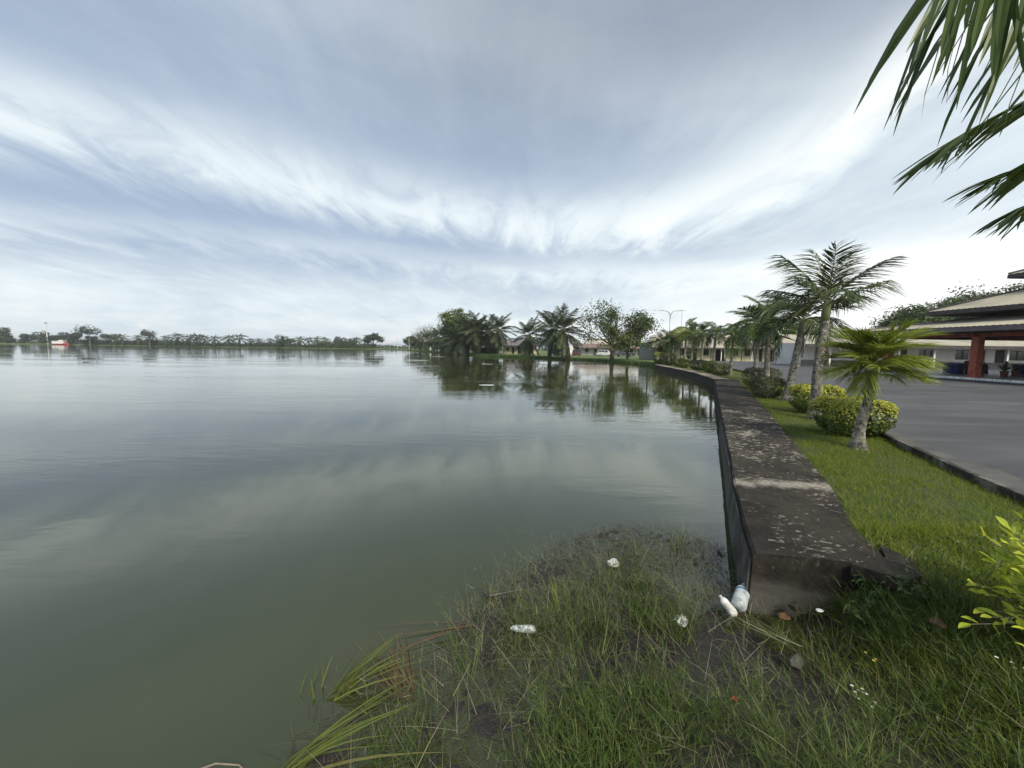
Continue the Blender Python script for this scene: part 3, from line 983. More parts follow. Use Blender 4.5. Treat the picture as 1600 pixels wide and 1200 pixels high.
# upright fresh blades in tufts
cx_, cy_ = pick(560, -0.7, 3.4, 1.2, 3.3, dens_bank)
tx = np.repeat(cx_, 26) + NP.normal(0, 0.045, len(cx_) * 26)
ty = np.repeat(cy_, 26) + NP.normal(0, 0.045, len(cx_) * 26)
nn = len(tx)
pos = np.stack([tx, ty, np.maximum(hgt_np(tx, ty), -0.02)], 1)
me = blades_mesh('tufts', pos, NP.uniform(0.10, 0.30, nn) * np.repeat(NP.uniform(0.6, 1.15, len(cx_)), 26), NP.uniform(0.0016, 0.0034, nn), NP.uniform(0, 6.283, nn), NP.uniform(0.03, 0.55, nn), NP.uniform(0.0, 0.5, nn), 'bank_blade', 4)
tag(link('tuft_grass', me), 'upright green grass tufts growing out of the bank', 'grass', kind='stuff')


# low mixed sward right of the mud
def dens_sward(x, y):
    ok = (((x - 2.87) / 0.24) ** 2 + ((y - 2.84) / 0.24) ** 2 > 1.0) & (x > 1.9) & (x < kx(y)) & ((y < 2.9) | (x > wr(np.maximum(y, 2.96)) - 0.02))
    return np.where(ok, sstep(2.0, 2.7, x + 0.25 * (2.6 - y)) * np.clip(0.7 + 0.4 * vnoise(x, y, 2.2, 31), 0, 1), 0)


x, y = pick(46000, 1.9, 4.6, 1.1, 3.5, dens_sward)
nn = len(x)
pos = np.stack([x, y, hgt_np(x, y)], 1)
me = blades_mesh('sward', pos, NP.uniform(0.045, 0.14, nn), NP.uniform(0.0016, 0.0032, nn), NP.uniform(0, 6.283, nn), NP.uniform(0.2, 1.25, nn), NP.uniform(0.0, 0.5, nn), 'lawn_blade', 3)
tag(link('sward_grass', me), 'dark matted grass on the right hand bank', 'grass', kind='stuff')
x, y = pick(6500, 2.1, 4.4, 1.15, 3.3, dens_sward)
nn = len(x)
pts = np.stack([x, y, hgt_np(x, y) + NP.uniform(0.01, 0.07, nn)], 1)
me = leaf_cloud('herbs', pts, NP.normal(0, 0.5, (nn, 3)) + np.array([0, 0, 1.0]), NP.uniform(0.018, 0.042, nn), 'weed_leaf', 0.45)
tag(link('creeping_weeds', me), 'small leaved creeping weeds among the right hand grass', 'weeds', kind='stuff')
# straw stalks and mud litter
x, y = pick(1300, -1.0, 4.2, 1.2, 4.3, lambda a, b__: np.where((shore_d(a, b__) > 0.1) & ((b__ < 2.9) | (a < wl(np.maximum(b__, 2.96)))), 0.9, 0))
nn = len(x)
pos = np.stack([x, y, np.maximum(hgt_np(x, y), 0.0) + NP.uniform(0.0, 0.05, nn)], 1)
me = blades_mesh('straw', pos, NP.uniform(0.10, 0.36, nn), NP.uniform(0.0009, 0.0018, nn), NP.normal(2.4, 1.2, nn), NP.uniform(0.5, 1.5, nn), NP.uniform(-0.1, 0.25, nn), 'straw', 4)
tag(link('straw_stalks', me), 'pale dead stalks lying through the bank grass', 'straw', kind='stuff')
x, y = pick(13000, -1.3, 2.6, 1.2, 4.55, lambda a, b__: np.where((shore_d(a, b__) > -0.10) & (shore_d(a, b__) < 1.9) & ((b__ < 2.9) | (a < wl(np.maximum(b__, 2.96)) - 0.05)), 0.75, 0))
nn = len(x)
pos = np.stack([x, y, np.maximum(hgt_np(x, y), 0.0) + NP.uniform(0.0, 0.015, nn)], 1)
me = blades_mesh('litter', pos, NP.uniform(0.03, 0.16, nn), NP.uniform(0.0012, 0.0035, nn), NP.uniform(0, 6.283, nn), NP.uniform(1.1, 1.62, nn), NP.uniform(-0.15, 0.2, nn), 'mud_twig', 3)
tag(link('mud_litter', me), 'dark rotting twigs and stalks lying on the wet mud', 'litter', kind='stuff')
# thin drowned stems standing out of the water at the rim of the mud
x, y = pick(5200, -0.9, 2.3, 2.0, 4.75, lambda a, b__: np.where((np.abs(shore_d(a, b__) - 0.25) < 0.42) & (a < wl(np.maximum(b__, 2.96)) - 0.1), np.clip(0.45 + 0.7 * vnoise(a, b__, 2.0, 41), 0, 1), 0))
nn = len(x)
m1, m2 = stems(x, y, NP.uniform(0.08, 0.34, nn), NP.uniform(0.1, 1.2, nn), NP.uniform(0.1, 0.9, nn), 3, 0.055, 0.0018, 'rim_blade', 'rim')
tag(link('drowned_stems', m1), 'thin bent stems standing in the shallow water', 'weeds', kind='stuff')
tag(link('drowned_leaves', m2), 'small leaves on the bent stems at the rim of the mud', 'weeds', kind='stuff')


# ================================================================== PALMS
def frond_mesh(name, L, n, ll, lw, droop, vee, ldroop, mats, seed, rr=0.012, a0=38, a1=22, start=0.14, segs=3, bow=0.0, back=0.0):
    """a pinnate palm leaf along +X, arching down in -Z"""
    rd = random.Random(seed)
    mbf = MB()

    def P_(t_):
        return Vector((L * (t_ - 0.25 * droop * t_ * t_), bow * L * t_ * t_, -droop * L * (t_ ** 2.1)))
    ts = [i / 9 for i in range(10)]
    mbf.tube([P_(q) for q in ts], [rr * (1.0 - 0.85 * q) for q in ts], 5, 1)
    for i in range(n):
        t_ = start + (1 - start) * (i + 0.5) / n
        p = P_(t_)
        T = (P_(min(t_ + 0.02, 1.02)) - P_(t_ - 0.02)).normalized()
        S = Vector((0, 1, 0))
        N = T.cross(S) * -1.0
        if N.z < 0:
            N = -N
        prof = 0.42 + 0.58 * math.sin(math.pi * min(1.0, 0.12 + 0.80 * t_))
        if t_ > 0.8:
            prof *= 1.0 - 0.35 * (t_ - 0.8) / 0.2
        for s_ in (-1, 1):
            ang = R(a0 + (a1 - a0) * t_ + rd.uniform(-11, 11))         # angle off the midrib's normal, towards the tip
            if t_ > 0.9:
                ang += R(22)
            ln = ll * prof * rd.uniform(0.86, 1.1)
            D = (S * s_ * math.cos(ang) + T * math.sin(ang) + N * (vee + rd.uniform(-0.16, 0.16))).normalized()
            side = D.cross(N).normalized()
            tw = rd.uniform(-0.9, 0.9)
            side = (side * math.cos(tw) + N * math.sin(tw)).normalized()
            pts_, ws = [], []
            prof_w = (0.55, 1.0, 0.75, 0.0) if segs == 3 else (0.8, 0.9, 0.0)
            for k in range(segs + 1):
                u = k / segs
                q = p + D * ln * u
                q.z -= ldroop * ln * u * u * rd.uniform(0.75, 1.25)
                q.x -= back * ln * u * u
                pts_.append(q)
                ws.append(lw * prof_w[k] * rd.uniform(0.85, 1.1))
            mbf.ribbon(pts_, ws, side, 0)
    return mbf.mesh(name, mats, False)


def trunk_mesh(name, H, lean, r0, r1, swell, mat, shaft=0.0, seed=0):
    rd = random.Random(seed)
    mbt = MB()
    k = 14
    pts_, rs = [], []
    for i in range(k + 1):
        u = i / k
        x = lean[0] * (u ** 1.4) + 0.02 * math.sin(u * 5 + seed)
        y = lean[1] * (u ** 1.4)
        pts_.append((x, y, H * u))
        r_ = r0 + (r1 - r0) * u
        r_ += swell * math.exp(-((u / 0.13) ** 2))
        rs.append(r_ * (1 + 0.045 * (i % 2) + rd.uniform(-0.03, 0.03)))
    pts_.insert(0, (0, 0, -0.15))
    rs.insert(0, rs[0] * 1.05)
    mbt.tube(pts_, rs, 12, 0, True, 0.035, rd)
    return mbt.mesh(name, mat, True)


MATS_P = {'g': ['palm_leaf', 'rachis'], 'y': ['palm_leaf_yellow', 'rachis'], 'd': ['palm_leaf_dark', 'rachis'], 'o': ['oil_palm_leaf', 'rachis_pale'], 'b': ['dry_leaf', 'rachis_pale']}
FR = {}
for key in 'gyd':
    FR[key] = [
        frond_mesh('frond_' + key, 1.0, 50, 0.46, 0.0120, 0.42, 0.40, 0.45, MATS_P[key], 1, bow=0.05),
        frond_mesh('frond_' + key, 1.0, 48, 0.44, 0.0115, 0.58, 0.28, 0.60, MATS_P[key], 2, bow=-0.06),
        frond_mesh('frond_' + key, 1.0, 52, 0.44, 0.0120, 0.30, 0.50, 0.32, MATS_P[key], 3, bow=0.02),
        frond_mesh('frond_' + key, 1.0, 50, 0.46, 0.0115, 0.85, 0.18, 0.62, MATS_P[key], 4, bow=0.08)]
FR['mop'] = [frond_mesh('frond_m', 1.0, 46, 0.66, 0.0125, d_, v_, ld, MATS_P['y'], 70 + i, bow=b_, a0=50, a1=42, start=0.10) for i, (d_, v_, ld, b_) in enumerate(((0.62, 0.35, 0.55, 0.05), (0.85, 0.2, 0.65, -0.08), (0.40, 0.5, 0.35, 0.03), (0.72, 0.3, 0.75, 0.1)))]
FR['sparse'] = [frond_mesh('frond_s', 1.0, 44, 0.40, 0.0092, d_, 0.22, 0.95, MATS_P['d'], 5 + i, bow=b_, a0=46, a1=36) for i, (b_, d_) in enumerate(((0.12, 0.24), (-0.14, 0.34), (0.05, 0.16)))]
FR['dry'] = [frond_mesh('frond_b', 1.0, 20, 0.22, 0.010, 0.10, 0.1, 0.8, MATS_P['b'], 9, a0=70, a1=60)]
FR['oil'] = [frond_mesh('frond_o', 1.0, 46, 0.235, 0.0105, d_, 0.22, 0.75, MATS_P['o'], 20 + i, rr=0.010, segs=2, bow=b_, a0=30, a1=20, start=0.22)
             for i, (d_, b_) in enumerate(((0.30, 0.06), (0.46, -0.06), (0.62, 0.03), (0.20, 0.0)))]
FR['oildry'] = [frond_mesh('frond_od', 1.0, 22, 0.14, 0.009, 0.12, 0.0, 1.0, MATS_P['b'], 31, rr=0.010, segs=2, a0=60, a1=50, start=0.25)]


def add_frond(parent, kind, at_, azim, elev, L, rd, roll=None, wid=1.0):
    me_ = rd.choice(FR[kind])
    o = link('frond', me_, parent)
    o.location = at_
    rot = Matrix.Rotation(azim, 4, 'Z') @ Matrix.Rotation(-elev, 4, 'Y') @ Matrix.Rotation(rd.uniform(-0.35, 0.35) if roll is None else roll, 4, 'X')
    o.rotation_euler = rot.to_euler()
    o.scale = (L, L * wid, L)
    return o


def palm(label, loc, H, lean, nf, L, kind, r0, r1, swell, seed, group, elev=(78, -25), hang=0, shaft=0.32, trunk_mat='palm_trunk', azims=None, hang_green=0):
    rd = random.Random(seed)
    root = thing('palm_tree', label, 'palm tree', loc, 0.0, group)
    link('trunk', trunk_mesh('trunk', H, lean, r0, r1, swell, trunk_mat, 0, seed), root)
    top = Vector((lean[0], lean[1], H))
    d = Vector((lean[0] * 0.35, lean[1] * 0.35, 1.0)).normalized()
    cs = MB()
    cs.tube([top - d * 0.04, top + d * shaft * 0.3, top + d * shaft * 0.7, top + d * shaft], [r1 * 1.02, r1 * 1.06, r1 * 0.85, r1 * 0.45], 10)
    cs.build('crownshaft', 'crownshaft', root, True)
    for i in range(nf):
        u = i / max(1, nf - 1)
        e = R(elev[0] + (elev[1] - elev[0]) * (u ** 0.85) + rd.uniform(-8, 8))
        a = i * 2.39996 + seed + rd.uniform(-0.25, 0.25)
        if azims:
            a = azims[i % len(azims)] + rd.uniform(-0.2, 0.2)
        add_frond(root, kind, top + d * shaft * (0.92 - 0.45 * u), a, e, L * rd.uniform(0.85, 1.1), rd)
    for i in range(hang_green):
        add_frond(root, 'mop', top + d * 0.1, -1.2 + i * 0.7 + rd.uniform(-0.3, 0.3), R(-76), 0.85, rd)
    for i in range(hang):
        f = add_frond(root, 'dry', top + d * 0.02, rd.uniform(0, 6.28), R(-78), L * rd.uniform(0.75, 1.0), rd)
        f['label'] = 'dry brown frond hanging down the trunk'
    return root


ROW = 'small palms planted along the verge'
palm('small yellow green palm with drooping mop crown nearest on the verge', (5.97, 6.55, 0.44), 1.14, (0.15, 0.02), 30, 0.62, 'mop', 0.085, 0.060, 0.05, 3, ROW, elev=(90, 12), shaft=0.46)
palm('tallest verge palm with ragged upright dark fronds behind the yellow palm', (7.38, 9.37, 0.44), 2.45, (0.10, 0.02), 12, 1.45, 'sparse', 0.115, 0.085, 0.03, 8, ROW, elev=(84, 14), shaft=0.55, hang=2)
palm('leaning verge palm with dark ragged crown and dry frond at its trunk', (9.27, 12.94, 0.44), 2.55, (0.36, 0.05), 13, 1.35, 'd', 0.12, 0.075, 0.06, 12, ROW, elev=(80, 0), hang=2)
palm('dark drooping verge palm rising behind the grey rounded bushes', (10.41, 15.77, 0.44), 2.55, (-0.08, 0.02), 14, 1.25, 'g', 0.115, 0.08, 0.03, 15, ROW, elev=(78, -35))
palm('verge palm with slim dark trunk just left of the drooping dark palm', (12.2, 19.46, 0.44), 2.85, (0.02, 0.0), 14, 1.2, 'g', 0.11, 0.08, 0.03, 18, ROW, elev=(78, -30))
palm('full crowned verge palm on the open grass at the wall bend', (13.6, 21.6, 0.44), 2.95, (0.0, 0.05), 16, 1.35, 'g', 0.12, 0.085, 0.04, 21, ROW, elev=(76, -42))
palm('verge palm standing alone at the edge of the far tarmac', (14.98, 26.56, 0.44), 2.6, (0.03, 0.0), 14, 1.25, 'g', 0.10, 0.07, 0.03, 24, ROW, elev=(74, -40))
palm('eighth verge palm from the near end, ragged dark crown', (15.74, 30.34, 0.44), 2.95, (0.04, 0.0), 13, 1.25, 'd', 0.11, 0.08, 0.03, 27, ROW, elev=(62, -38))
palm('ninth verge palm from the near end amid small bushes', (16.7, 34.28, 0.44), 3.0, (-0.02, 0.0), 13, 1.25, 'g', 0.11, 0.075, 0.03, 30, ROW, elev=(80, -40))
palm('thin trunked verge palm behind the two far grey bushes', (17.88, 38.71, 0.44), 3.1, (0.03, 0.0), 14, 1.35, 'g', 0.10, 0.075, 0.03, 33, ROW, elev=(74, -42))
palm('far verge palm with the brightest yellow green crown', (18.91, 42.63, 0.44), 3.8, (0.0, 0.0), 14, 1.55, 'y', 0.12, 0.08, 0.03, 36, ROW, elev=(55, -48))
palm('dull green verge palm half hidden beside the brightest far one', (18.99, 45.3, 0.44), 3.1, (-0.05, 0.0), 14, 1.45, 'g', 0.11, 0.08, 0.03, 39, ROW, elev=(65, -45))
palm('shaggy columnar palm at the far end of the wall', (18.5, 48.5, 0.40), 2.6, (0.05, 0.0), 15, 1.5, 'd', 0.15, 0.11, 0.03, 42, ROW, elev=(78, -68))
palm('shaggy green palm next to the columnar one at the wall end', (20.3, 50.5, 0.40), 2.8, (0.0, 0.0), 15, 1.6, 'g', 0.15, 0.11, 0.03, 45, ROW, elev=(78, -66))

# the palm leaning in from the right, only its fronds in view; every leaflet a piece of its own
big = thing('palm_tree', 'tall palm whose long fronds hang in at the top right corner', 'palm tree', (3.05, 1.70, 0.40))
link('trunk', trunk_mesh('trunk', 2.9, (-0.05, 0.02), 0.11, 0.085, 0.04, 'palm_trunk', 0, 77), big)
MB().tube([(-0.05, 0.02, 2.86), (-0.05, 0.02, 3.1), (-0.05, 0.02, 3.42)], [0.09, 0.1, 0.05], 10).build('crownshaft', 'crownshaft', big, True)
LEAF = []
for i, (dr, w) in enumerate(((0.10, 0.0115), (0.22, 0.0105), (0.16, 0.013), (0.30, 0.010))):
    q = MB()
    for s_ in (-1, 1):                                   # folded along its midrib
        vs_ = []
        prof = ((0, 0.45), (0.15, 0.9), (0.6, 1.0), (0.88, 0.7), (1.0, 0.05))
        for u, ww in prof:
            zc = -dr * u * u
            vs_ += [(u, 0, zc), (u, s_ * w * ww, zc + 0.35 * w * ww)]
        q.add(vs_, [(2 * k, 2 * k + 1, 2 * k + 3, 2 * k + 2) for k in range(4)])
    LEAF.append(q.mesh('leaflet', 'palm_leaf'))


def big_frond(pts_w, n, ln, down, spread, seed, t0=0.25):
    """rachis through world points pts_w; leaflets are its children"""
    rd = random.Random(seed)
    org = Vector(big.location)
    P0 = [Vector(p) - org for p in pts_w]

    def at_(t_):
        f = t_ * (len(P0) - 1)
        i = min(int(f), len(P0) - 2)
        return P0[i].lerp(P0[i + 1], f - i)
    smooth = [at_(i / 12) for i in range(13)]
    for _ in range(2):
        smooth = [smooth[0]] + [(smooth[i - 1] + smooth[i] * 2 + smooth[i + 1]) / 4 for i in range(1, 12)] + [smooth[-1]]
    fr = MB().tube(smooth, [0.017 * (1 - 0.8 * i / 12) for i in range(13)], 6).build('frond', 'rachis', big, True)
    for i in range(n):
        t_ = t0 + (1 - t0) * (i + 0.5) / n
        k = min(int(t_ * 12), 11)
        p = smooth[k].lerp(smooth[k + 1], t_ * 12 - k)
        T = (smooth[k + 1] - smooth[k]).normalized()
        S = T.cross(Vector((0, 0, 1))).normalized()
        for s_ in (-1, 1):
            D = (S * s_ * spread + T * (0.75 + 0.7 * t_) + Vector((0, 0, -down)) + Vector((rd.uniform(-.12, .12), rd.uniform(-.12, .12), rd.uniform(-.12, .12)))).normalized()
            lo = link('leaflet', rd.choice(LEAF), fr)
            X = D
            Z = (Vector((0, 0, 1)) - X * X.z).normalized()
            Y = Z.cross(X)
            M_ = Matrix((X, Y, Z)).transposed().to_4x4() @ Matrix.Rotation(rd.uniform(-0.7, 0.7), 4, 'X')
            l_ = ln * rd.uniform(0.82, 1.12) * (0.75 + 0.25 * math.sin(math.pi * t_))
            lo.matrix_local = Matrix.Translation(p) @ M_ @ Matrix.Diagonal((l_, 1.0, l_, 1.0))


big_frond([(3.0, 1.72, 3.62), (2.44, 1.70, 3.76), (1.96, 1.62, 3.74), (1.63, 1.56, 3.64)], 40, 0.76, 1.55, 0.46, 5, 0.18)
big_frond([(3.0, 1.75, 3.55), (2.75, 2.00, 3.46), (2.50, 2.10, 3.34), (2.34, 2.12, 3.25)], 22, 0.46, 0.05, 0.50, 6, 0.25)
big_frond([(3.0, 1.75, 3.50), (3.08, 2.10, 3.32), (2.98, 2.30, 3.20), (2.84, 2.32, 3.15)], 18, 0.36, 0.05, 0.50, 7, 0.35)
big_frond([(3.05, 1.75, 3.45), (3.25, 2.2, 3.16), (3.18, 2.40, 3.05), (3.06, 2.42, 2.99)], 16, 0.32, 0.05, 0.5, 8, 0.4)
big_frond([(3.1, 1.66, 3.75), (3.55, 1.5, 4.0), (3.95, 1.4, 3.8), (4.2, 1.3, 3.4)], 14, 0.5, 0.6, 0.6, 9, 0.25)
big_frond([(3.0, 1.6, 3.75), (2.9, 1.1, 4.0), (2.8, 0.7, 3.8), (2.75, 0.4, 3.4)], 14, 0.5, 0.6, 0.6, 10, 0.25)


# ------------------------------------------------------------------ oil palms across the water
def oil_trunk(H, r, lean, seed):
    rd = random.Random(seed)
    mbt = MB()
    k = 9
    pts_ = [(lean * (i / k) ** 1.3, 0, H * i / k) for i in range(k + 1)]
    mbt.tube([(0, 0, -0.5)] + pts_, [r * 1.25] + [r * (1.15 - 0.2 * i / k) for i in range(k + 1)], 9, 0, True, 0.1, rd)
    # stubs of old leaf bases
    for i in range(int(H * 9)):
        u = rd.uniform(0.15, 1.0)
        a = rd.uniform(0, 6.283)
        x = lean * u ** 1.3
        p = Vector((x + math.cos(a) * r * 0.9, math.sin(a) * r * 0.9, H * u))
        q = p + Vector((math.cos(a) * 0.22, math.sin(a) * 0.22, 0.28))
        mbt.tube([p, q], [0.10, 0.05], 4)
    return mbt.mesh('oil_trunk', 'oil_bark')


OILG = 'oil palms lining the near shore of the inlet'


def oil_palm(label, loc, H, L, nf, lean, seed, group=OILG, elev=(82, -55), dry=3):
    rd = random.Random(seed)
    root = thing('oil_palm', label, 'oil palm', loc, rd.uniform(-0.3, 0.3), group)
    link('trunk', oil_trunk(H, 0.36, lean, seed), root)
    for i in range(nf):
        u = i / (nf - 1)
        e = R(elev[0] + (elev[1] - elev[0]) * u + rd.uniform(-9, 9))
        add_frond(root, 'oil', (lean, 0, H + 0.25 - 0.5 * u), i * 2.39996 + seed, e, L * rd.uniform(0.85, 1.12), rd)
    for i in range(dry):
        add_frond(root, 'oildry', (lean, 0, H - 0.2), rd.uniform(0, 6.28), R(rd.uniform(-80, -66)), L * rd.uniform(0.6, 0.8), rd)['label'] = 'withered frond hanging under the crown'
    return root


for i, (px_, py_, H, L, nf, ln, lab) in enumerate((
        (-22.0, 135.0, 4.2, 5.4, 24, 0.0, 'low spreading oil palm filling the dark heart of the clump'),
        (-14.0, 108.5, 3.6, 5.4, 26, 0.0, 'stubby oil palm drooping to the shore before the clump'),
        (-17.9, 119.0, 4.0, 5.4, 26, 0.0, 'squat oil palm whose fronds trail in the water'),
        (-6.9, 105.0, 5.6, 5.0, 24, 0.0, 'oil palm behind the gap left of the hut'),
        (-47.6, 200.0, 4.6, 4.6, 20, 0.0, 'farthest small oil palm where the tree line meets open water'),
        (-38.5, 175.0, 5.0, 4.6, 20, 0.3, 'second farthest oil palm of the dark shore clump'),
        (-31.0, 155.0, 5.0, 4.8, 22, 0.0, 'dark oil palm low in the receding shore clump'),
        (-25.4, 142.5, 5.0, 5.0, 22, -0.3, 'oil palm with drooping skirt just left of the clump middle'),
        (-19.8, 126.5, 5.2, 5.2, 24, 0.2, 'shaggy oil palm in the middle of the shore clump'),
        (-16.4, 120.0, 5.6, 5.3, 24, 0.0, 'oil palm under the round leafy tree in the shore clump'),
        (-12.9, 113.0, 6.4, 5.2, 26, 0.3, 'tall oil palm with upright fan top in the clump'),
        (-9.6, 103.5, 6.2, 5.2, 26, 0.0, 'oil palm with fronds reaching down to the water left of the hut'),
        (-3.9, 99.0, 5.9, 4.8, 24, 0.2, 'yellowish oil palm in front of the dark shore hut'),
        (3.63, 87.6, 4.3, 4.6, 22, 0.1, 'short oil palm with wide arching fronds before the purple roof'),
        (7.6, 79.0, 5.4, 4.2, 22, 0.2, 'slender oil palm behind the leaning one'),
        (10.6, 73.2, 4.9, 4.6, 26, -1.2, 'oil palm with crooked leaning trunk nearest the big tree'))):
    oil_palm(lab, (px_, py_, 0.38), H, L * 1.04, nf + 10, ln, 50 + i, elev=(84, -62))


# ================================================================== BROADLEAF TREES
def limb_paths(H, seed, n_main, spread, fork=3, trunk_h=0.35, bend=0.25):
    """trunk and limbs as tapering tubes; returns builder and tips"""
    rd = random.Random(seed)
    mbt = MB()
    tips = []
    base = Vector((0, 0, -0.3))
    fk = Vector((rd.uniform(-0.2, 0.2), rd.uniform(-0.2, 0.2), H * trunk_h))
    r0 = H * 0.032
    mbt.tube([base, base.lerp(fk, 0.3), base.lerp(fk, 0.65), fk], [r0 * 1.5, r0 * 1.1, r0, r0 * 0.92], 9, 0, True, 0.06, rd)

    def grow(p, d, ln, r, lev):
        pts_ = [p]
        q = p.copy()
        dd = d.copy()
        for k in range(3):
            dd = (dd + Vector((rd.uniform(-1, 1), rd.uniform(-1, 1), rd.uniform(-0.5, 0.8))) * bend).normalized()
            q = q + dd * ln / 3
            pts_.append(q.copy())
        mbt.tube(pts_, [r, r * 0.85, r * 0.7, r * 0.5], 6 if lev == 0 else 4, 0, False)
        tips.append((q.copy(), lev))
        if lev < 2:
            for _ in range(fork):
                nd = (dd + Vector((rd.uniform(-1, 1), rd.uniform(-1, 1), rd.uniform(-0.55, 0.6))) * 0.8).normalized()
                grow(pts_[rd.choice((2, 3))], nd, ln * rd.uniform(0.5, 0.75), r * 0.5, lev + 1)
    for i in range(n_main):
        a = i * 6.283 / n_main + rd.uniform(-0.4, 0.4)
        d = Vector((math.cos(a) * spread, math.sin(a) * spread, rd.uniform(0.45, 1.1))).normalized()
        grow(fk * rd.uniform(0.8, 1.0), d, H * rd.uniform(0.32, 0.46), r0 * 0.55, 0)
    grow(fk, Vector((0.05, 0, 1)), H * 0.45, r0 * 0.7, 0)
    return mbt, tips


def tree(label, loc, H, seed, n_main=5, spread=0.9, leaf='tree_leaf', lsize=0.24, per=60, csize=0.8, group=None, trunk_h=0.3, bark='bark', sx=1.0, name='tree', fork=3):
    root = thing(name, label, 'tree', loc, 0.0, group)
    mbt, tips = limb_paths(H, seed, n_main, spread, fork=fork, trunk_h=trunk_h)
    mbt.v = [(x * sx, y * sx, z) for x, y, z in mbt.v]
    mbt.build('trunk', bark, root, True)
    rg = np.random.default_rng(seed)
    P_, N_ = [], []
    for q, lev in tips:
        if lev == 0:
            continue
        k = int(per * rg.uniform(0.4, 1.3))
        off = rg.normal(0, 1, (k, 3)) * csize * np.array([0.62, 0.62, 0.36]) * rg.uniform(0.6, 1.2)
        c_ = np.array([q.x * sx, q.y * sx, q.z])
        P_.append(c_ + off)
        N_.append(off * 0.5 + rg.normal(0, 0.4, (k, 3)) + np.array([0, 0, 0.7]))
    P_, N_ = np.concatenate(P_), np.concatenate(N_)
    link('crown', leaf_cloud('crown', P_, N_, rg.uniform(0.6, 1.2, len(P_)) * lsize, leaf, 0.6), root)
    return root


tree('big dark spreading tree with open crown on the far lawn', (17.1, 66.5, 0.38), 9.6, 4, 6, 1.1, 'tree_leaf', 0.36, 85, 1.2, trunk_h=0.26, fork=3)
tree('lower bright green tree leaning right of the big dark tree', (19.3, 65.2, 0.38), 6.6, 9, 5, 1.25, 'tree_leaf_light', 0.34, 75, 1.2, trunk_h=0.24)
tree('round light green tree crown rising above the oil palm clump', (-15.2, 124.0, 0.38), 10.2, 14, 6, 0.7, 'tree_leaf_light', 0.6, 110, 1.5, trunk_h=0.45)
tree('bushy green tree alone at the end of the tree line', (-101.0, 282.0, 0.38), 10.5, 17, 5, 0.8, 'far_leaf', 1.2, 50, 1.7, trunk_h=0.25)
tree('small dense tree left of the receding oil palms', (-57.0, 226.0, 0.38), 7.0, 19, 6, 0.9, 'tree_leaf', 0.8, 70, 1.3, trunk_h=0.2)
tree('dark bushy tree beside the far lamp posts', (-62.0, 236.0, 0.38), 7.0, 23, 6, 1.0, 'tree_leaf', 0.8, 70, 1.3, trunk_h=0.2)
# bare tree
root = thing('tree', 'leafless brown tree behind the receding oil palms', 'tree', (-43.0, 196.0, 0.38), 0.0)
mbt, tips = limb_paths(11.0, 29, 7, 0.8, fork=4, trunk_h=0.35)
mbt.build('trunk', 'bark_pale', root, True)
rg = np.random.default_rng(29)
tw = np.concatenate([np.array(q)[None, :] + rg.normal(0, 0.5, (14, 3)) for q, lev in tips if lev > 0])
nn = len(tw)
link('twigs', blades_mesh('twigs', tw, rg.uniform(0.5, 1.4, nn), np.full(nn, 0.02), rg.uniform(0, 6.28, nn), rg.uniform(0.0, 1.2, nn), np.zeros(nn), 'dry_leaf', 2), root)

# trees rising behind the roofs on the right
for i, (x, y, H, lab, lf) in enumerate(((73, 71, 9.6, 'leafy tree behind the left end of the pavilion roof', 'tree_leaf'),
                                   (80, 73, 10.6, 'dark tree behind the middle of the pavilion roof', 'tree_leaf'),
                                   (87, 71, 11.6, 'tall dark tree behind the ridge of the pavilion roof', 'tree_leaf'),
                                   (96, 73, 13.0, 'broad dark tree at the right edge above the pavilion', 'tree_leaf'),
                                   (58, 78, 6.4, 'low tree in the gap beyond the yellow palm', 'tree_leaf'),
                                   (48, 80, 6.2, 'bushy tree behind the cream building right end', 'tree_leaf'))):
    tree(lab, (x, y, 0.38), H, 61 + i, 6, 1.0, lf, 0.55, 130, 1.7, 'trees behind the roofs', trunk_h=0.3)

# ------------------------------------------------------------------ far shore
FARG = 'trees on the far shore'


def far_tree_mesh(seed, w, h, low=0.15, n=900, size=0.9):
    rg_ = np.random.default_rng(seed)
    P_, N_ = [], []
    for k in range(9):
        c_ = np.array([rg_.uniform(-0.33, 0.33) * w, rg_.uniform(-0.33, 0.33) * w, h * rg_.uniform(low + 0.18, 0.84)])
        rad = np.array([w * 0.24, w * 0.24, h * 0.2]) * rg_.uniform(0.7, 1.25)
        q = rg_.normal(0, 1, (n // 9, 3))
        q /= np.linalg.norm(q, axis=1)[:, None]
        q *= rg_.uniform(0.65, 1.12, (n // 9, 1))
        P_.append(c_ + q * rad)
        N_.append(q + rg_.normal(0, 0.3, q.shape) + np.array([0, 0, 0.4]))
    return leaf_cloud('far_crown', np.concatenate(P_), np.concatenate(N_), rg_.uniform(0.6, 1.2, (n // 9) * 9) * size, 'far_leaf', 0.7)


FT = [far_tree_mesh(200 + i, 1.0 * 10, 8, 0.02) for i in range(4)]
FT_TALL = [far_tree_mesh(210 + i, 11, 12, 0.45, 700) for i in range(2)]


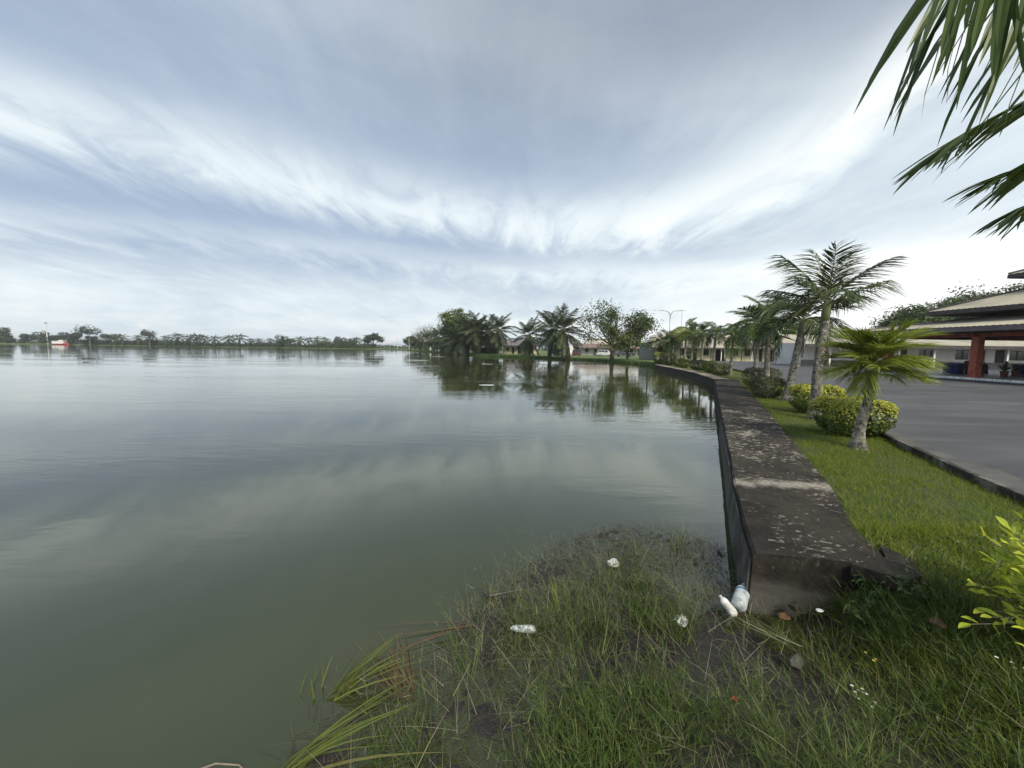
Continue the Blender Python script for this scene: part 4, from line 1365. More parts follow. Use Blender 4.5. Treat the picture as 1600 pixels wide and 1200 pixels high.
def far_oil_mesh(seed):
    rd = random.Random(seed)
    mbf = MB()
    for i in range(20):
        u = i / 19
        e = R(80 - 120 * u + rd.uniform(-8, 8))
        a = i * 2.39996
        L = 4.4 * rd.uniform(0.85, 1.1)
        d2 = Vector((math.cos(a), math.sin(a), 0))
        S = Vector((-math.sin(a), math.cos(a), 0))
        prev = None
        pts_ = []
        for k in range(7):
            s = k / 6
            p = d2 * (L * s * math.cos(e) + 0.9 * s * s) + Vector((0, 0, 5.2 + L * s * math.sin(e) - 2.2 * s * s))
            pts_.append(p)
        for k in range(6):
            for w in range(2):
                p = pts_[k].lerp(pts_[k + 1], w * 0.5)
                q = pts_[k + 1].lerp(pts_[min(k + 2, 6)], w * 0.5)
                if k == 0:
                    continue
                for s_ in (-1, 1):
                    tip = q + S * s_ * 0.75 + Vector((0, 0, -0.55))
                    mbf.add([p, p.lerp(q, 0.6), tip], [(0, 1, 2)])
    return mbf.mesh('far_oil_crown', 'far_leaf')


FO = [far_oil_mesh(i) for i in range(3)]
OILS = 1.22
FOT = MB().tube([(0, 0, -0.5), (0, 0, 5.3)], [0.42, 0.36], 7).mesh('far_oil_trunk', 'oil_bark')
FTT = MB().tube([(0, 0, -0.5), (0.2, 0, 3), (0.0, 0, 7.5)], [0.30, 0.24, 0.12], 6).mesh('far_trunk', 'bark')
FTTP = MB().tube([(0, 0, -0.5), (0.15, 0, 4), (0.0, 0, 9)], [0.34, 0.26, 0.14], 6).mesh('far_trunk_pale', 'bark_pale')
rdF = random.Random(99)


def far_round(x, y, w, h, lab, tall=False, group=FARG):
    root = thing('tree', lab, 'tree', (x, y, 0.4), rdF.uniform(0, 6), group)
    c_ = link('crown', rdF.choice(FT_TALL if tall else FT), root)
    c_.scale = (w / 10, w / 10, h / (12 if tall else 8))
    t_ = link('trunk', FTTP if tall else FTT, root)
    t_.scale = (1, 1, h / (12 if tall else 9.5))


def far_oil(x, y, s, lab):
    root = thing('oil_palm', lab, 'oil palm', (x, y, 0.4), rdF.uniform(0, 6), 'oil palms on the far shore')
    s *= OILS * rdF.uniform(0.85, 1.18)
    link('crown', rdF.choice(FO), root).scale = (s, s, s)
    link('trunk', FOT, root).scale = (s, s, s)


FY = 284.0
# (left to right along the far shore: metres east of the camera axis)
for x, w, h, lab in ((-377, 17, 12, 'olive round tree at the left edge of the far shore'), (-366, 9, 5, 'low shrub tree next to the leftmost far tree'),
                     (-353, 10, 8, 'rounded bush tree left of the tall white mast'), (-345, 12, 10.5, 'darker tree just behind the tall white mast'),
                     (-335, 13, 6.5, 'wide low tree right of the tall white mast'), (-322, 10, 6.0, 'low dark tree behind the red and white boat'),
                     (-319, 13, 8.5, 'dense tree right of the red and white boat'), (-307, 9, 4.0, 'very low shrub in the gap before the tall slim tree'),
                     (-305.5, 7, 6.5, 'small bush tree at the foot of the tall slim tree'), (-293, 10, 8, 'dense bush between tall slim tree and first far oil palm'),
                     (-265, 8, 7.5, 'dense rounded bush between far oil palm pair and sparse tree'), (-166, 13, 10, 'round full tree amid the far row of oil palms'),
                     (-127, 11, 8.5, 'leafy tree near the right end of the far oil palm row'), (-120, 11, 8.5, 'second leafy tree near the right end of the far row'),
                     (-103, 7, 3.5, 'last low shrub before the gap of open water')):
    far_round(x, FY - 4 + rdF.uniform(0, 6), w, h, lab)
far_round(-300, FY - 8, 12.5, 13.5, 'tall slim tree with high crown on the far shore', True)
far_round(-258.5, FY - 7, 10.0, 11.5, 'sparse pale trunked tree right of the far oil palm pair', True)
for x, s, lab in ((-283, 1.05, 'first far oil palm right of the tall slim tree'), (-273, 0.95, 'second far oil palm, smaller, beside the first'),
                  (-251, 0.95, 'far oil palm just right of the sparse pale trunked tree'), (-243.5, 0.95, 'far oil palm third of the left hand row'),
                  (-235, 0.8, 'small far oil palm fourth of the left hand row'), (-231, 0.95, 'far oil palm standing before two overlapping crowns'),
                  (-225, 1.05, 'tall far oil palm left of the middle gap'), (-216, 0.9, 'squat far oil palm right of the tall one'),
                  (-208, 0.95, 'far oil palm left of a bushy pair'), (-200, 0.95, 'left of the bushy far oil palm pair'),
                  (-191, 0.85, 'right of the bushy far oil palm pair'), (-184, 0.75, 'small far oil palm in the low stretch'),
                  (-176, 0.72, 'smallest far oil palm left of the round full tree'), (-156, 0.85, 'far oil palm right of the round full tree'),
                  (-149, 0.78, 'second far oil palm right of the round full tree'), (-142.5, 0.82, 'third far oil palm right of the round full tree'),
                  (-136, 0.80, 'far oil palm left of the two leafy trees'), (-113, 0.85, 'far oil palm right of the two leafy trees'),
                  (-106.5, 0.78, 'last far oil palm before the open gap')):
    far_oil(x, FY - 3 + rdF.uniform(0, 5), s, lab)
# the undergrowth along the far shore reads as one dark band
rg = np.random.default_rng(5)
nn = 16000
x = rg.uniform(-310, -100, nn)
hmax = 2.2 + 1.3 * vnoise(x, x * 0, 0.11, 3) + 0.7 * vnoise(x, x * 0, 0.4, 4)
pts = np.stack([x, np.interp(x, [-361, -235, -150, -110, -86], [277, 283, 279, 272, 262]) + rg.uniform(0.5, 12, nn), 0.4 + hmax * rg.uniform(0, 1, nn) ** 1.2 * 1.5], 1)
me = leaf_cloud('undergrowth', pts, rg.normal(0, 0.6, (nn, 3)) + np.array([0, -0.4, 0.6]), rg.uniform(0.5, 1.1, nn), 'far_leaf', 0.7)
tag(link('far_undergrowth', me), 'dark undergrowth filling the foot of the far tree line', 'undergrowth', kind='stuff')
nn = 5000
x = rg.uniform(-700, -60, nn)
pts = np.stack([x, np.where(x < -310, 330.0, 315.0) + rg.uniform(0, 60, nn), 0.4 + 3.8 * rg.uniform(0, 1, nn) ** 1.5 * (0.8 + 0.5 * vnoise(x, x * 0, 0.05, 6))], 1)
me = leaf_cloud('distant_wood', pts, rg.normal(0, 0.6, (nn, 3)) + np.array([0, -0.4, 0.6]), rg.uniform(1.5, 2.6, nn), 'far_leaf', 0.7)
tag(link('distant_wood', me), 'distant strip of woodland behind the far shore trees', 'woodland', kind='stuff')

# grassy rim of the near shore of the inlet
SH2 = [(16.9, 43.8), (18.6, 49.5), (18.3, 57), (17.0, 63.5), (13.5, 69.5), (9.9, 74), (2.8, 84.5), (-6.8, 96.5), (-12, 106), (-22.6, 131), (-40, 174), (-59, 217)]
segl = [math.dist(a, b_) for a, b_ in zip(SH2[:-1], SH2[1:])]
cum = np.concatenate([[0], np.cumsum(segl)])
nn = 9000
s = rg.uniform(0, 1, nn) ** 1.3 * cum[-1]
xs = np.interp(s, cum, [p[0] for p in SH2]) + rg.normal(0.15, 0.35, nn)
ysn = np.interp(s, cum, [p[1] for p in SH2]) + rg.normal(0.3, 0.4, nn)
bl = 0.25 + 0.35 * np.clip(vnoise(xs, ysn, 0.25, 8), 0, 1) + 0.35 * np.clip((s - 55) / 30, 0, 1) * np.clip((95 - s) / 20, 0, 1)
pos = np.stack([xs, ysn, np.full(nn, 0.1)], 1)
me = blades_mesh('shore_rim', pos, rg.uniform(0.5, 1.3, nn) * bl + 0.3, np.full(nn, 0.035), rg.uniform(0, 6.28, nn), rg.uniform(0.1, 0.8, nn), rg.uniform(0, 0.6, nn), 'shore_leaf', 2)
tag(link('shore_weeds', me), 'grassy weeds along the far water line under the oil palms', 'weeds', kind='stuff')


# ================================================================== BUSHES
def bush(label, loc, w, dpt, h, n, leafsize, mats, seed, group, gold=0.0, name='bush', rz=0.0, z0=0.06):
    rg_ = np.random.default_rng(seed)
    root = thing(name, label, 'bush', loc, rz, group)
    q = rg_.normal(0, 1, (n, 3))
    e = 0.62
    q /= np.linalg.norm(q, axis=1)[:, None]
    q = np.sign(q) * np.abs(q) ** e                       # clipped, boxy ball
    q /= (np.abs(q) ** 4).sum(1)[:, None] ** 0.25
    lump = 1.0 + 0.09 * vnoise(q[:, 0] * 2 + q[:, 2], q[:, 1] * 2 - q[:, 2], 1.6, seed)
    rad = rg_.uniform(0.45, 1.0, n) ** 0.35 * lump
    p = q * rad[:, None] * np.array([w / 2, dpt / 2, h / 2])
    # narrower towards the ground
    f = 0.78 + 0.22 * sstep(-1, 0.1, q[:, 2])
    p[:, 0] *= f
    p[:, 1] *= f
    p[:, 2] += h / 2 + z0
    nr = q + rg_.normal(0, 0.45, (n, 3)) + np.array([0, 0, 0.35])
    sz = rg_.uniform(0.7, 1.25, n) * leafsize
    top = (q[:, 2] * rad + rg_.normal(0, 0.22, n) > 1.0 - gold * 1.6) & (rad > 0.86) if gold > 0 else np.zeros(n, bool)
    link('leaves', leaf_cloud('bush_leaves', p[~top], nr[~top], sz[~top], mats[0], 0.55), root)
    if gold > 0:
        link('new_leaves', leaf_cloud('bush_new', p[top] * 1.01, nr[top] + np.array([0, 0, 0.4]), sz[top], mats[1], 0.55), root)['label'] = 'golden fresh growth on the clipped top'
    st = MB()
    rd = random.Random(seed)
    for k in range(9):
        a = rd.uniform(0, 6.28)
        b0 = Vector((math.cos(a) * 0.05, math.sin(a) * 0.05, -0.05))
        b1_ = Vector((math.cos(a) * w * 0.3, math.sin(a) * dpt * 0.3, h * rd.uniform(0.5, 0.9)))
        st.tube([b0, b0.lerp(b1_, 0.5) + Vector((0, 0, 0.05)), b1_], [0.014, 0.010, 0.005], 5)
    st.build('stems', 'bark', root)
    return root


HG = 'clipped bushes between the verge palms'
bush('golden clipped bush right behind the small yellow palm', (6.78, 7.62, 0.44), 1.28, 0.95, 0.72, 9000, 0.052, ('hedge_leaf', 'hedge_leaf_gold'), 1, HG, 0.55)
bush('golden clipped bush behind the tallest verge palm', (8.15, 10.3, 0.44), 1.15, 0.95, 0.74, 6500, 0.058, ('hedge_leaf', 'hedge_leaf_gold'), 2, HG, 0.45)
bush('grey green rounded bush left of the leaning palm trunk', (9.0, 13.6, 0.44), 0.95, 0.9, 0.72, 4200, 0.055, ('hedge_leaf_grey', 'hedge_leaf'), 3, HG)
bush('larger grey green bush behind the drooping dark palm', (10.7, 16.6, 0.44), 1.35, 1.1, 0.92, 4800, 0.06, ('hedge_leaf_grey', 'hedge_leaf'), 4, HG)
bush('grey bush left of the palm at the far tarmac edge', (13.9, 25.8, 0.44), 1.15, 1.0, 0.80, 2200, 0.09, ('hedge_leaf_grey', 'hedge_leaf'), 5, HG)
bush('rounded green bush beside the eighth verge palm', (14.9, 29.3, 0.44), 1.0, 0.9, 0.85, 1800, 0.10, ('hedge_leaf', 'hedge_leaf'), 6, HG)
bush('broad brownish bush in the middle of the far verge row', (15.4, 32.0, 0.44), 1.35, 1.0, 0.85, 1800, 0.10, ('hedge_leaf_grey', 'hedge_leaf'), 7, HG)
bush('small dark bush beside the ninth verge palm trunk', (16.0, 36.2, 0.44), 0.9, 0.9, 0.80, 1300, 0.11, ('hedge_leaf', 'hedge_leaf'), 8, HG)
bush('small grey bush left of the thin trunked palm', (16.9, 39.3, 0.44), 1.1, 0.9, 0.85, 1300, 0.11, ('hedge_leaf_grey', 'hedge_leaf'), 9, HG)
bush('tall grey ball bush near the far wall end', (17.4, 43.0, 0.44), 1.5, 1.2, 1.35, 1700, 0.13, ('hedge_leaf_grey', 'hedge_leaf'), 10, HG)
bush('bright green ball bush last by the wall end', (17.6, 46.3, 0.44), 1.5, 1.2, 1.35, 1700, 0.13, ('hedge_leaf', 'hedge_leaf_gold'), 11, HG, 0.3)
bush('dark topiary ball on the far lawn before the cream building', (20.3, 44.0, 0.44), 1.0, 1.0, 1.0, 1200, 0.12, ('tree_leaf', 'tree_leaf'), 12, HG, z0=0.7)

# the bush at the right edge: every leaf its own piece
gb = thing('bush', 'yellow green large leaved bush cut off by the right edge', 'bush', (3.30, 1.95, 0.38))
GL = []
for i in range(3):
    q = MB()
    cup = (0.10, 0.16, 0.06)[i]
    prof = ((0, 0.05), (0.18, 0.55), (0.42, 1.0), (0.66, 0.86), (0.86, 0.45), (1.0, 0.04))
    for s_ in (-1, 1):
        vs_ = []
        for u, w in prof:
            zc = -cup * u * u
            vs_ += [(u, 0, zc), (u, s_ * 0.235 * w, zc + 0.10 * w)]
        q.add(vs_, [(2 * k, 2 * k + 1, 2 * k + 3, 2 * k + 2) for k in range(5)])
    GL.append(q.mesh('leaf', 'golden_leaf', True))
rd = random.Random(4)
tw = MB()
cnt = 0
for k in range(36):
    # shoots reach out from the middle of the bush, some hang low at the left
    if k < 22:
        tip = Vector((rd.uniform(-0.74, -0.50), rd.uniform(-0.30, 0.12), rd.uniform(0.48, 0.84)))
    elif k < 32:
        tip = Vector((rd.uniform(-0.76, -0.58), rd.uniform(-0.22, 0.12), rd.uniform(0.22, 0.50)))
    else:
        a = rd.uniform(-1.5, 2.0)
        tip = Vector((math.cos(a) * rd.uniform(0.25, 0.5), math.sin(a) * rd.uniform(0.2, 0.45), rd.uniform(0.45, 0.9)))
    mid = tip * 0.55 + Vector((0, 0, 0.14))
    path = [Vector((rd.uniform(-.04, .04), rd.uniform(-.04, .04), -0.05)), Vector((tip.x * 0.2, tip.y * 0.2, tip.z * 0.45)), mid, tip]
    tw.tube(path, [0.008, 0.006, 0.004, 0.002], 5)
    for j in range(8):
        u = 0.60 + 0.42 * j / 7
        f = min(u, 1.0) * 3
        i0 = min(int(f), 2)
        p = path[i0].lerp(path[i0 + 1], f - i0)
        T = (path[i0 + 1] - path[i0]).normalized()
        rv = Vector((rd.uniform(-1, 1), rd.uniform(-1, 1), rd.uniform(-0.3, 0.7)))
        X = (T * 0.6 + rv * (0.9 if j < 7 else 0.3)).normalized()
        Z = Vector((rd.uniform(-.5, .5), rd.uniform(-.7, .3), 1.0))
        Z = (Z - X * Z.dot(X)).normalized()
        Y = Z.cross(X)
        lf = link('leaf', rd.choice(GL), gb)
        sz = rd.uniform(0.056, 0.090)
        lf.matrix_local = Matrix.Translation(p) @ Matrix((X, Y, Z)).transposed().to_4x4() @ Matrix.Diagonal((sz, sz, sz, 1))
        cnt += 1
tw.build('stems', 'bark_pale', gb)
rg = np.random.default_rng(8)
nn = 1500
pts = rg.normal(0, 1, (nn, 3))
pts /= np.linalg.norm(pts, axis=1)[:, None]
pts = pts * rg.uniform(0.5, 1.0, (nn, 1)) ** 0.4 * np.array([0.58, 0.42, 0.34]) + np.array([-0.02, -0.05, 0.54])
tag(link('inner_leaves', leaf_cloud('inner_leaves', pts, rg.normal(0, 0.5, (nn, 3)) + np.array([-0.3, -0.3, 0.7]), rg.uniform(0.05, 0.08, nn), 'golden_leaf', 0.5), gb), kind='stuff')


# ================================================================== BUILDINGS
def corr_roof(mbr, a, b_, c_, d_, n, amp=0.03, thick=0.05):
    """ribbed sheet between eave a-b and ridge d-c (quad a,b,c,d)"""
    a, b_, c_, d_ = map(Vector, (a, b_, c_, d_))
    nrm = (b_ - a).cross(d_ - a).normalized()
    if nrm.z < 0:
        nrm = -nrm
    vs_ = []
    for i in range(n + 1):
        u = i / n
        o = nrm * (amp if i % 2 else 0.0)
        vs_ += [a.lerp(b_, u) + o, d_.lerp(c_, u) + o]
    mbr.add(vs_, [(2 * i, 2 * i + 2, 2 * i + 3, 2 * i + 1) for i in range(n)])
    return mbr


def hip_roof(parent, x0, x1, y0, y1, ze, zr, inset, mat, fmat, ribs=1.0, fh=0.28, soff=True, ridges=True, axis='y'):
    """hip roof over a rectangle: each slope a part, fascia boards and soffit too"""
    if axis == 'y':
        xm = (x0 + x1) / 2
        r0, r1 = (xm, y0 + inset, zr), (xm, y1 - inset, zr)
        faces = [((x0, y1, ze), (x0, y0, ze), r0, r1), ((x1, y0, ze), (x1, y1, ze), r1, r0), ((x0, y0, ze), (x1, y0, ze), r0, r0), ((x1, y1, ze), (x0, y1, ze), r1, r1)]
        hips = [((x0, y0, ze), r0), ((x1, y0, ze), r0), ((x0, y1, ze), r1), ((x1, y1, ze), r1), (r0, r1)]
    else:
        ym = (y0 + y1) / 2
        r0, r1 = (x0 + inset, ym, zr), (x1 - inset, ym, zr)
        faces = [((x0, y0, ze), (x1, y0, ze), r1, r0), ((x1, y1, ze), (x0, y1, ze), r0, r1), ((x0, y1, ze), (x0, y0, ze), r0, r0), ((x1, y0, ze), (x1, y1, ze), r1, r1)]
        hips = [((x0, y0, ze), r0), ((x0, y1, ze), r0), ((x1, y0, ze), r1), ((x1, y1, ze), r1), (r0, r1)]
    for f in faces:
        ln = (Vector(f[1]) - Vector(f[0])).length
        corr_roof(MB(), *f, max(4, int(ln / ribs) * 2)).build('roof', mat, parent)
    if ridges:
        for p, q in hips:
            MB().tube([Vector(p) + Vector((0, 0, 0.05)), Vector(q) + Vector((0, 0, 0.05))], 0.07, 6).build('ridge_cap', fmat, parent)
    for (cx0, cy0, sx_, sy_) in (((x0 + x1) / 2, y0, x1 - x0, 0.06), ((x0 + x1) / 2, y1, x1 - x0, 0.06), (x0, (y0 + y1) / 2, 0.06, y1 - y0 - 0.07), (x1, (y0 + y1) / 2, 0.06, y1 - y0 - 0.07)):
        MB().box((cx0, cy0, ze - fh / 2 - 0.02), (sx_, sy_, fh)).build('fascia', fmat, parent)
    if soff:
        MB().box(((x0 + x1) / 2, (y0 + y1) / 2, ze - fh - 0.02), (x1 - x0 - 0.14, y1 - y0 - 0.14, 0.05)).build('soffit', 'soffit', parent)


# --- the pavilion at the right: three stacked roofs on red pillars
pv_ = thing('pavilion', 'open pavilion with stacked beige roofs on red pillars', 'pavilion', (0, 0, 0))
MB().box((37.2, 13.5, 0.62), (19.4, 36.4, 0.20)).build('floor', 'floor_tile', pv_)
hip_roof(pv_, 26.5, 47.5, 0.0, 30.2, 3.72, 5.6, 10.5, 'roof_beige', 'fascia_grey', 0.30, 0.26)
hip_roof(pv_, 28.6, 45.4, 3.0, 27.2, 4.98, 8.3, 8.4, 'roof_beige', 'fascia', 0.30, 0.24)
hip_roof(pv_, 31.2, 42.8, 6.5, 25.0, 7.15, 9.4, 5.8, 'roof_beige', 'fascia', 0.30, 0.22)
for x0, x1, y0, y1, z0, z1 in ((30.6, 43.4, 6.0, 24.8, 4.3, 4.72), (33.0, 41.0, 9.0, 21.5, 6.3, 6.9)):
    MB().box(((x0 + x1) / 2, (y0 + y1) / 2, (z0 + z1) / 2), (x1 - x0, y1 - y0, z1 - z0)).build('clerestory', 'dark_timber', pv_)
for x in (28.4, 36.5, 45.0):
    for y in (1.6, 9.0, 16.3, 23.8, 29.4):
        if x > 30 and y > 27:
            continue
        p = MB()
        p.box((x, y, 2.07), (0.38, 0.38, 2.72))
        p.box((x, y, 0.80), (0.44, 0.44, 0.16))
        p.build('pillar', 'red_paint', pv_)
for y in (1.6, 9.0, 16.3, 23.8, 29.4):
    MB().box((36.7, y, 3.30), (17.0, 0.22, 0.24)).build('beam', 'dark_timber', pv_)
for x in (28.4, 36.5, 45.0):
    MB().box((x, 15.5, 3.31), (0.24, 27.4, 0.26)).build('beam', 'red_paint', pv_)
# white kerb blocks along the pavilion apron, some painted black
kbs = thing('painted_kerb', 'white painted kerb with black blocks edging the pavilion apron', 'kerb', (0, 0, 0))
yk = -6.0
i = 0
while yk < 33.5:
    if not (26.1 < yk < 27.0):
        blk = MB().box((27.42, yk + 0.39, 0.665), (0.20, 0.76, 0.135))
        black = 28.4 < yk < 31.5 and i % 2 == 0
        blk.build('black_block' if black else 'white_block', 'black_paint' if black else 'white_paint', kbs)
    yk += 0.80
    i += 1

# things under the pavilion roof
for x, y, rz_, lab in ((32.0, 27.4, 0.05, 'table under a royal blue cloth left of the front red pillar'), (36.0, 26.6, 0.0, 'table under a dark blue cloth at the right edge of the pavilion')):
    tb = thing('table', lab, 'table', (x, y, 0.72), rz_, 'cloth covered tables in the pavilion')
    MB().box((0, 0, 0.72), (2.1, 0.85, 0.03)).build('tabletop', 'dark_timber', tb)
    for sx_ in (-0.9, 0.9):
        for sy_ in (-0.33, 0.33):
            MB().box((sx_, sy_, 0.352), (0.05, 0.05, 0.70)).build('leg', 'steel_dark', tb)
    cl = MB()
    k = 56
    ring_t, ring_b = [], []
    for j in range(k):
        u = j / k * 4
        s_, f = int(u), u - int(u)
        cs_ = [(-1.08, -0.45), (1.08, -0.45), (1.08, 0.45), (-1.08, 0.45)]
        p, q = cs_[s_], cs_[(s_ + 1) % 4]
        x_, y_ = p[0] + (q[0] - p[0]) * f, p[1] + (q[1] - p[1]) * f
        w = 1.03 + 0.03 * math.sin(j * 1.9)
        ring_t.append((x_, y_, 0.745))
        ring_b.append((x_ * w, y_ * (w + 0.03), 0.03))
    cl.add(ring_t + ring_b, [tuple(range(k))] + [(j, k + j, k + (j + 1) % k, (j + 1) % k) for j in range(k)])
    c_ = cl.build('tablecloth', 'blue_cloth')
    c_.location = (x, y, 0.722)
    c_.rotation_euler = (0, 0, rz_)
    tag(c_, 'royal blue cloth hanging to the floor from the left pavilion table' if x < 34 else 'dark blue cloth over the pavilion table at the right edge', 'tablecloth', 'tablecloths in the pavilion', 'thing')
wb = thing('display_board', 'white display board standing behind the blue table', 'board', (33.4, 28.0, 0.72), 0.1)
MB().box((0, 0, 1.15), (1.0, 0.04, 1.1)).build('panel', 'board_white', wb)
for sx_ in (-0.45, 0.45):
    MB().box((sx_, 0, 0.30), (0.04, 0.036, 0.60)).build('leg', 'steel_dark', wb)


def plant_pot(loc, h, lab, seed, group='potted plants in the pavilion'):
    rd_ = random.Random(seed)
    rt = thing('potted_plant', lab, 'plant', loc, 0, group)
    MB().lathe([(0.14, 0), (0.19, 0.30), (0.21, 0.31), (0.21, 0.36), (0.17, 0.36)], 12).build('pot', 'pot', rt)
    lv = MB()
    for i_ in range(26):
        a = rd_.uniform(0, 6.28)
        e = rd_.uniform(0.3, 1.4)
        L = h * rd_.uniform(0.6, 1.0)
        D = Vector((math.cos(a) * math.cos(e), math.sin(a) * math.cos(e), math.sin(e)))
        S = Vector((-math.sin(a), math.cos(a), 0))
        p = Vector((0, 0, 0.34))
        lv.ribbon([p, p + D * L * 0.35, p + D * L * 0.7 + Vector((0, 0, -0.05)), p + D * L + Vector((0, 0, -0.2 * L))], [0.015, 0.05, 0.045, 0], S)
    lv.build('leaves', 'palm_leaf_dark', rt)


plant_pot((30.1, 24.9, 0.72), 0.9, 'potted plant just right of the front red pillar', 1)
plant_pot((31.4, 24.7, 0.72), 0.8, 'second potted plant right of the front red pillar', 2)
plant_pot((33.0, 25.4, 0.72), 0.7, 'potted plant left of the dark blue table', 3)
for x, y, rz_, lab in ((33.7, 26.2, 0.4, 'dark chair beside the dark blue table'), (31.1, 26.4, 2.2, 'dark chair right of the royal blue table')):
    ch = thing('chair', lab, 'chair', (x, y, 0.72), rz_, 'chairs in the pavilion')
    MB().box((0, 0, 0.45), (0.44, 0.44, 0.05)).build('seat', 'dark_timber', ch)
    MB().box((0, 0.22, 0.76), (0.42, 0.035, 0.40)).build('backrest', 'dark_timber', ch)
    for sx_ in (-0.19, 0.19):
        for sy_, hh in ((-0.19, 0.42), (0.20, 0.58)):
            MB().box((sx_, sy_ * 0.99, hh / 2), (0.04, 0.04, hh)).build('leg', 'steel_dark', ch)


def wall_with_bays(parent, p0, p1, z0, z1, bays, mat, thick=0.2):
    """a wall between two ground points; bays = list of (start, end, kind) in metres along it; everything else is solid"""
    p0, p1 = Vector((*p0, 0)), Vector((*p1, 0))
    T = (p1 - p0).normalized()
    L = (p1 - p0).length
    rz_ = math.atan2(T.y, T.x)
    N = Vector((T.y, -T.x, 0))

    def put(a, b_, za, zb, m_, nm, off=0.0, th=thick):
        c = p0 + T * (a + b_) / 2 + N * off
        return MB().box((c.x, c.y, (za + zb) / 2), (b_ - a, th, zb - za), rz_).build(nm, m_, parent)
    x = 0.0
    for a, b_, kind in sorted(bays):
        if a > x:
            put(x, a, z0, z1, mat, 'wall')
        if kind == 'door':
            put(a, b_, z0 + 2.05, z1, mat, 'wall')
            put(a, b_, z0, z0 + 2.05, 'door_dark', 'door', -0.06, 0.05)
        elif kind == 'window':
            put(a, b_, z0, z0 + 0.9, mat, 'wall')
            put(a, b_, z0 + 1.95, z1, mat, 'wall')
            w = put(a, b_, z0 + 0.9, z0 + 1.95, 'glass_dark', 'window', -0.05, 0.03)
            fr_ = MB()
            for q in (a + 0.03, (a + b_) / 2, b_ - 0.03):
                c = p0 + T * q + N * -0.01
                fr_.box((c.x, c.y, z0 + 1.425), (0.06, 0.05, 1.03), rz_)
            for zq in (z0 + 0.93, z0 + 1.92):
                c = p0 + T * (a + b_) / 2 + N * -0.012
                fr_.box((c.x, c.y, zq), (b_ - a - 0.01, 0.045, 0.05), rz_)
            fo = fr_.build('frame', 'post_dark', w)
        elif kind == 'open':
            put(a, b_, z1 - 0.25, z1, mat, 'wall')
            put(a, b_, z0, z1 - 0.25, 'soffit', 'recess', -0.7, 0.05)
        x = b_
    if x < L:
        put(x, L, z0, z1, mat, 'wall')
    return p0, T, N, L, rz_


# --- white wing with dark windows behind the pavilion
wg = thing('white_building', 'white walled wing with grey plinth behind the pavilion', 'building', (0, 0, 0))
p0, T, N, L, rz_ = wall_with_bays(wg, (33.4, 45.0), (72.0, 40.0), 0.62, 3.15,
                                  [(8.0, 9.6, 'window'), (9.9, 10.9, 'door'), (12.0, 13.4, 'window'), (15.6, 17.2, 'window'), (17.5, 18.5, 'door'), (19.4, 20.4, 'door'), (20.8, 22.4, 'window'),
                                   (24.2, 25.8, 'window'), (26.4, 27.4, 'door'), (28.2, 29.8, 'window')], 'white_wall')
c = p0 + T * (L / 2) + N * 0.115
MB().box((c.x, c.y, 0.93), (L, 0.03, 0.62), rz_).build('plinth', 'plinth', wg)
MB().box((33.3, 47.2, 1.9), (0.2, 4.2, 2.5)).build('wall', 'white_wall', wg)
for k in range(11):
    c = p0 + T * (2.0 + k * 3.4) + N * 1.7
    MB().box((c.x, c.y, 1.82), (0.16, 0.16, 2.36), rz_).build('post', 'post_white', wg)
e0, e1 = p0 + N * 2.3 - T * 0.8, p0 + T * (L + 1) + N * 2.3
r0, r1 = p0 - N * 3.2 - T * 0.8, p0 + T * (L + 1) - N * 3.2
corr_roof(MB(), (e0.x, e0.y, 3.0), (e1.x, e1.y, 3.0), (r1.x, r1.y, 4.25), (r0.x, r0.y, 4.25), 150).build('roof', 'roof_beige', wg)
c = (e0 + e1) / 2
MB().box((c.x, c.y, 2.84), ((e1 - e0).length, 0.06, 0.30), rz_).build('fascia', 'fascia', wg)

# --- long cream building facing the tarmac
cb = thing('cream_building', 'long low cream building with beige roof beyond the tarmac', 'building', (0, 0, 0))
bays = []
x = 1.2
pat = ['open', 'window', 'door', 'window', 'open', 'window', 'window', 'door']
k = 0
while x < 21.5:
    w = {'open': 1.8, 'window': 0.9, 'door': 0.9}[pat[k % 8]]
    bays.append((x, x + w, pat[k % 8]))
    x += w + 1.0
    k += 1
p0, T, N, L, rz_ = wall_with_bays(cb, (24.5, 66.5), (47.5, 64.3), 0.45, 2.75, bays, 'cream_wall')
for k in range(15):
    c = p0 + T * (0.6 + k * 1.6) + N * 1.3
    MB().box((c.x, c.y, 1.55), (0.12, 0.12, 2.15), rz_).build('post', 'post_dark' if k % 3 else 'post_white', cb)
for (ta, tb_, zo, m_, nm) in ((-1.0, 13.2, 0.0, 'roof_beige', 'roof'), (13.22, 24.6, 0.10, 'roof_brown', 'roof')):
    a, b_ = p0 + T * ta + N * 1.7, p0 + T * tb_ + N * 1.7
    d_, c_ = p0 + T * ta - N * 1.4, p0 + T * tb_ - N * 1.4
    corr_roof(MB(), (a.x, a.y, 2.62 + zo), (b_.x, b_.y, 2.62 + zo), (c_.x, c_.y, 3.55 + zo), (d_.x, d_.y, 3.55 + zo), 70).build('roof', m_, cb)
    q = (a + b_) / 2
    MB().box((q.x, q.y, 2.50 + zo), (tb_ - ta, 0.06, 0.22), rz_).build('fascia', 'fascia', cb)
a, b_ = p0 + T * -1.0 - N * 1.2, p0 + T * 24.6 - N * 1.2
d_, c_ = p0 + T * 1.0 - N * 6.5, p0 + T * 22.6 - N * 6.5
corr_roof(MB(), (a.x, a.y, 3.60), (b_.x, b_.y, 3.60), (c_.x, c_.y, 5.0), (d_.x, d_.y, 5.0), 90).build('roof', 'roof_beige', cb)
MB().box((p0.x - 0.1, p0.y + 3.5, 1.9), (0.2, 7.0, 2.9), 0.1).build('wall', 'grey_wall', cb)

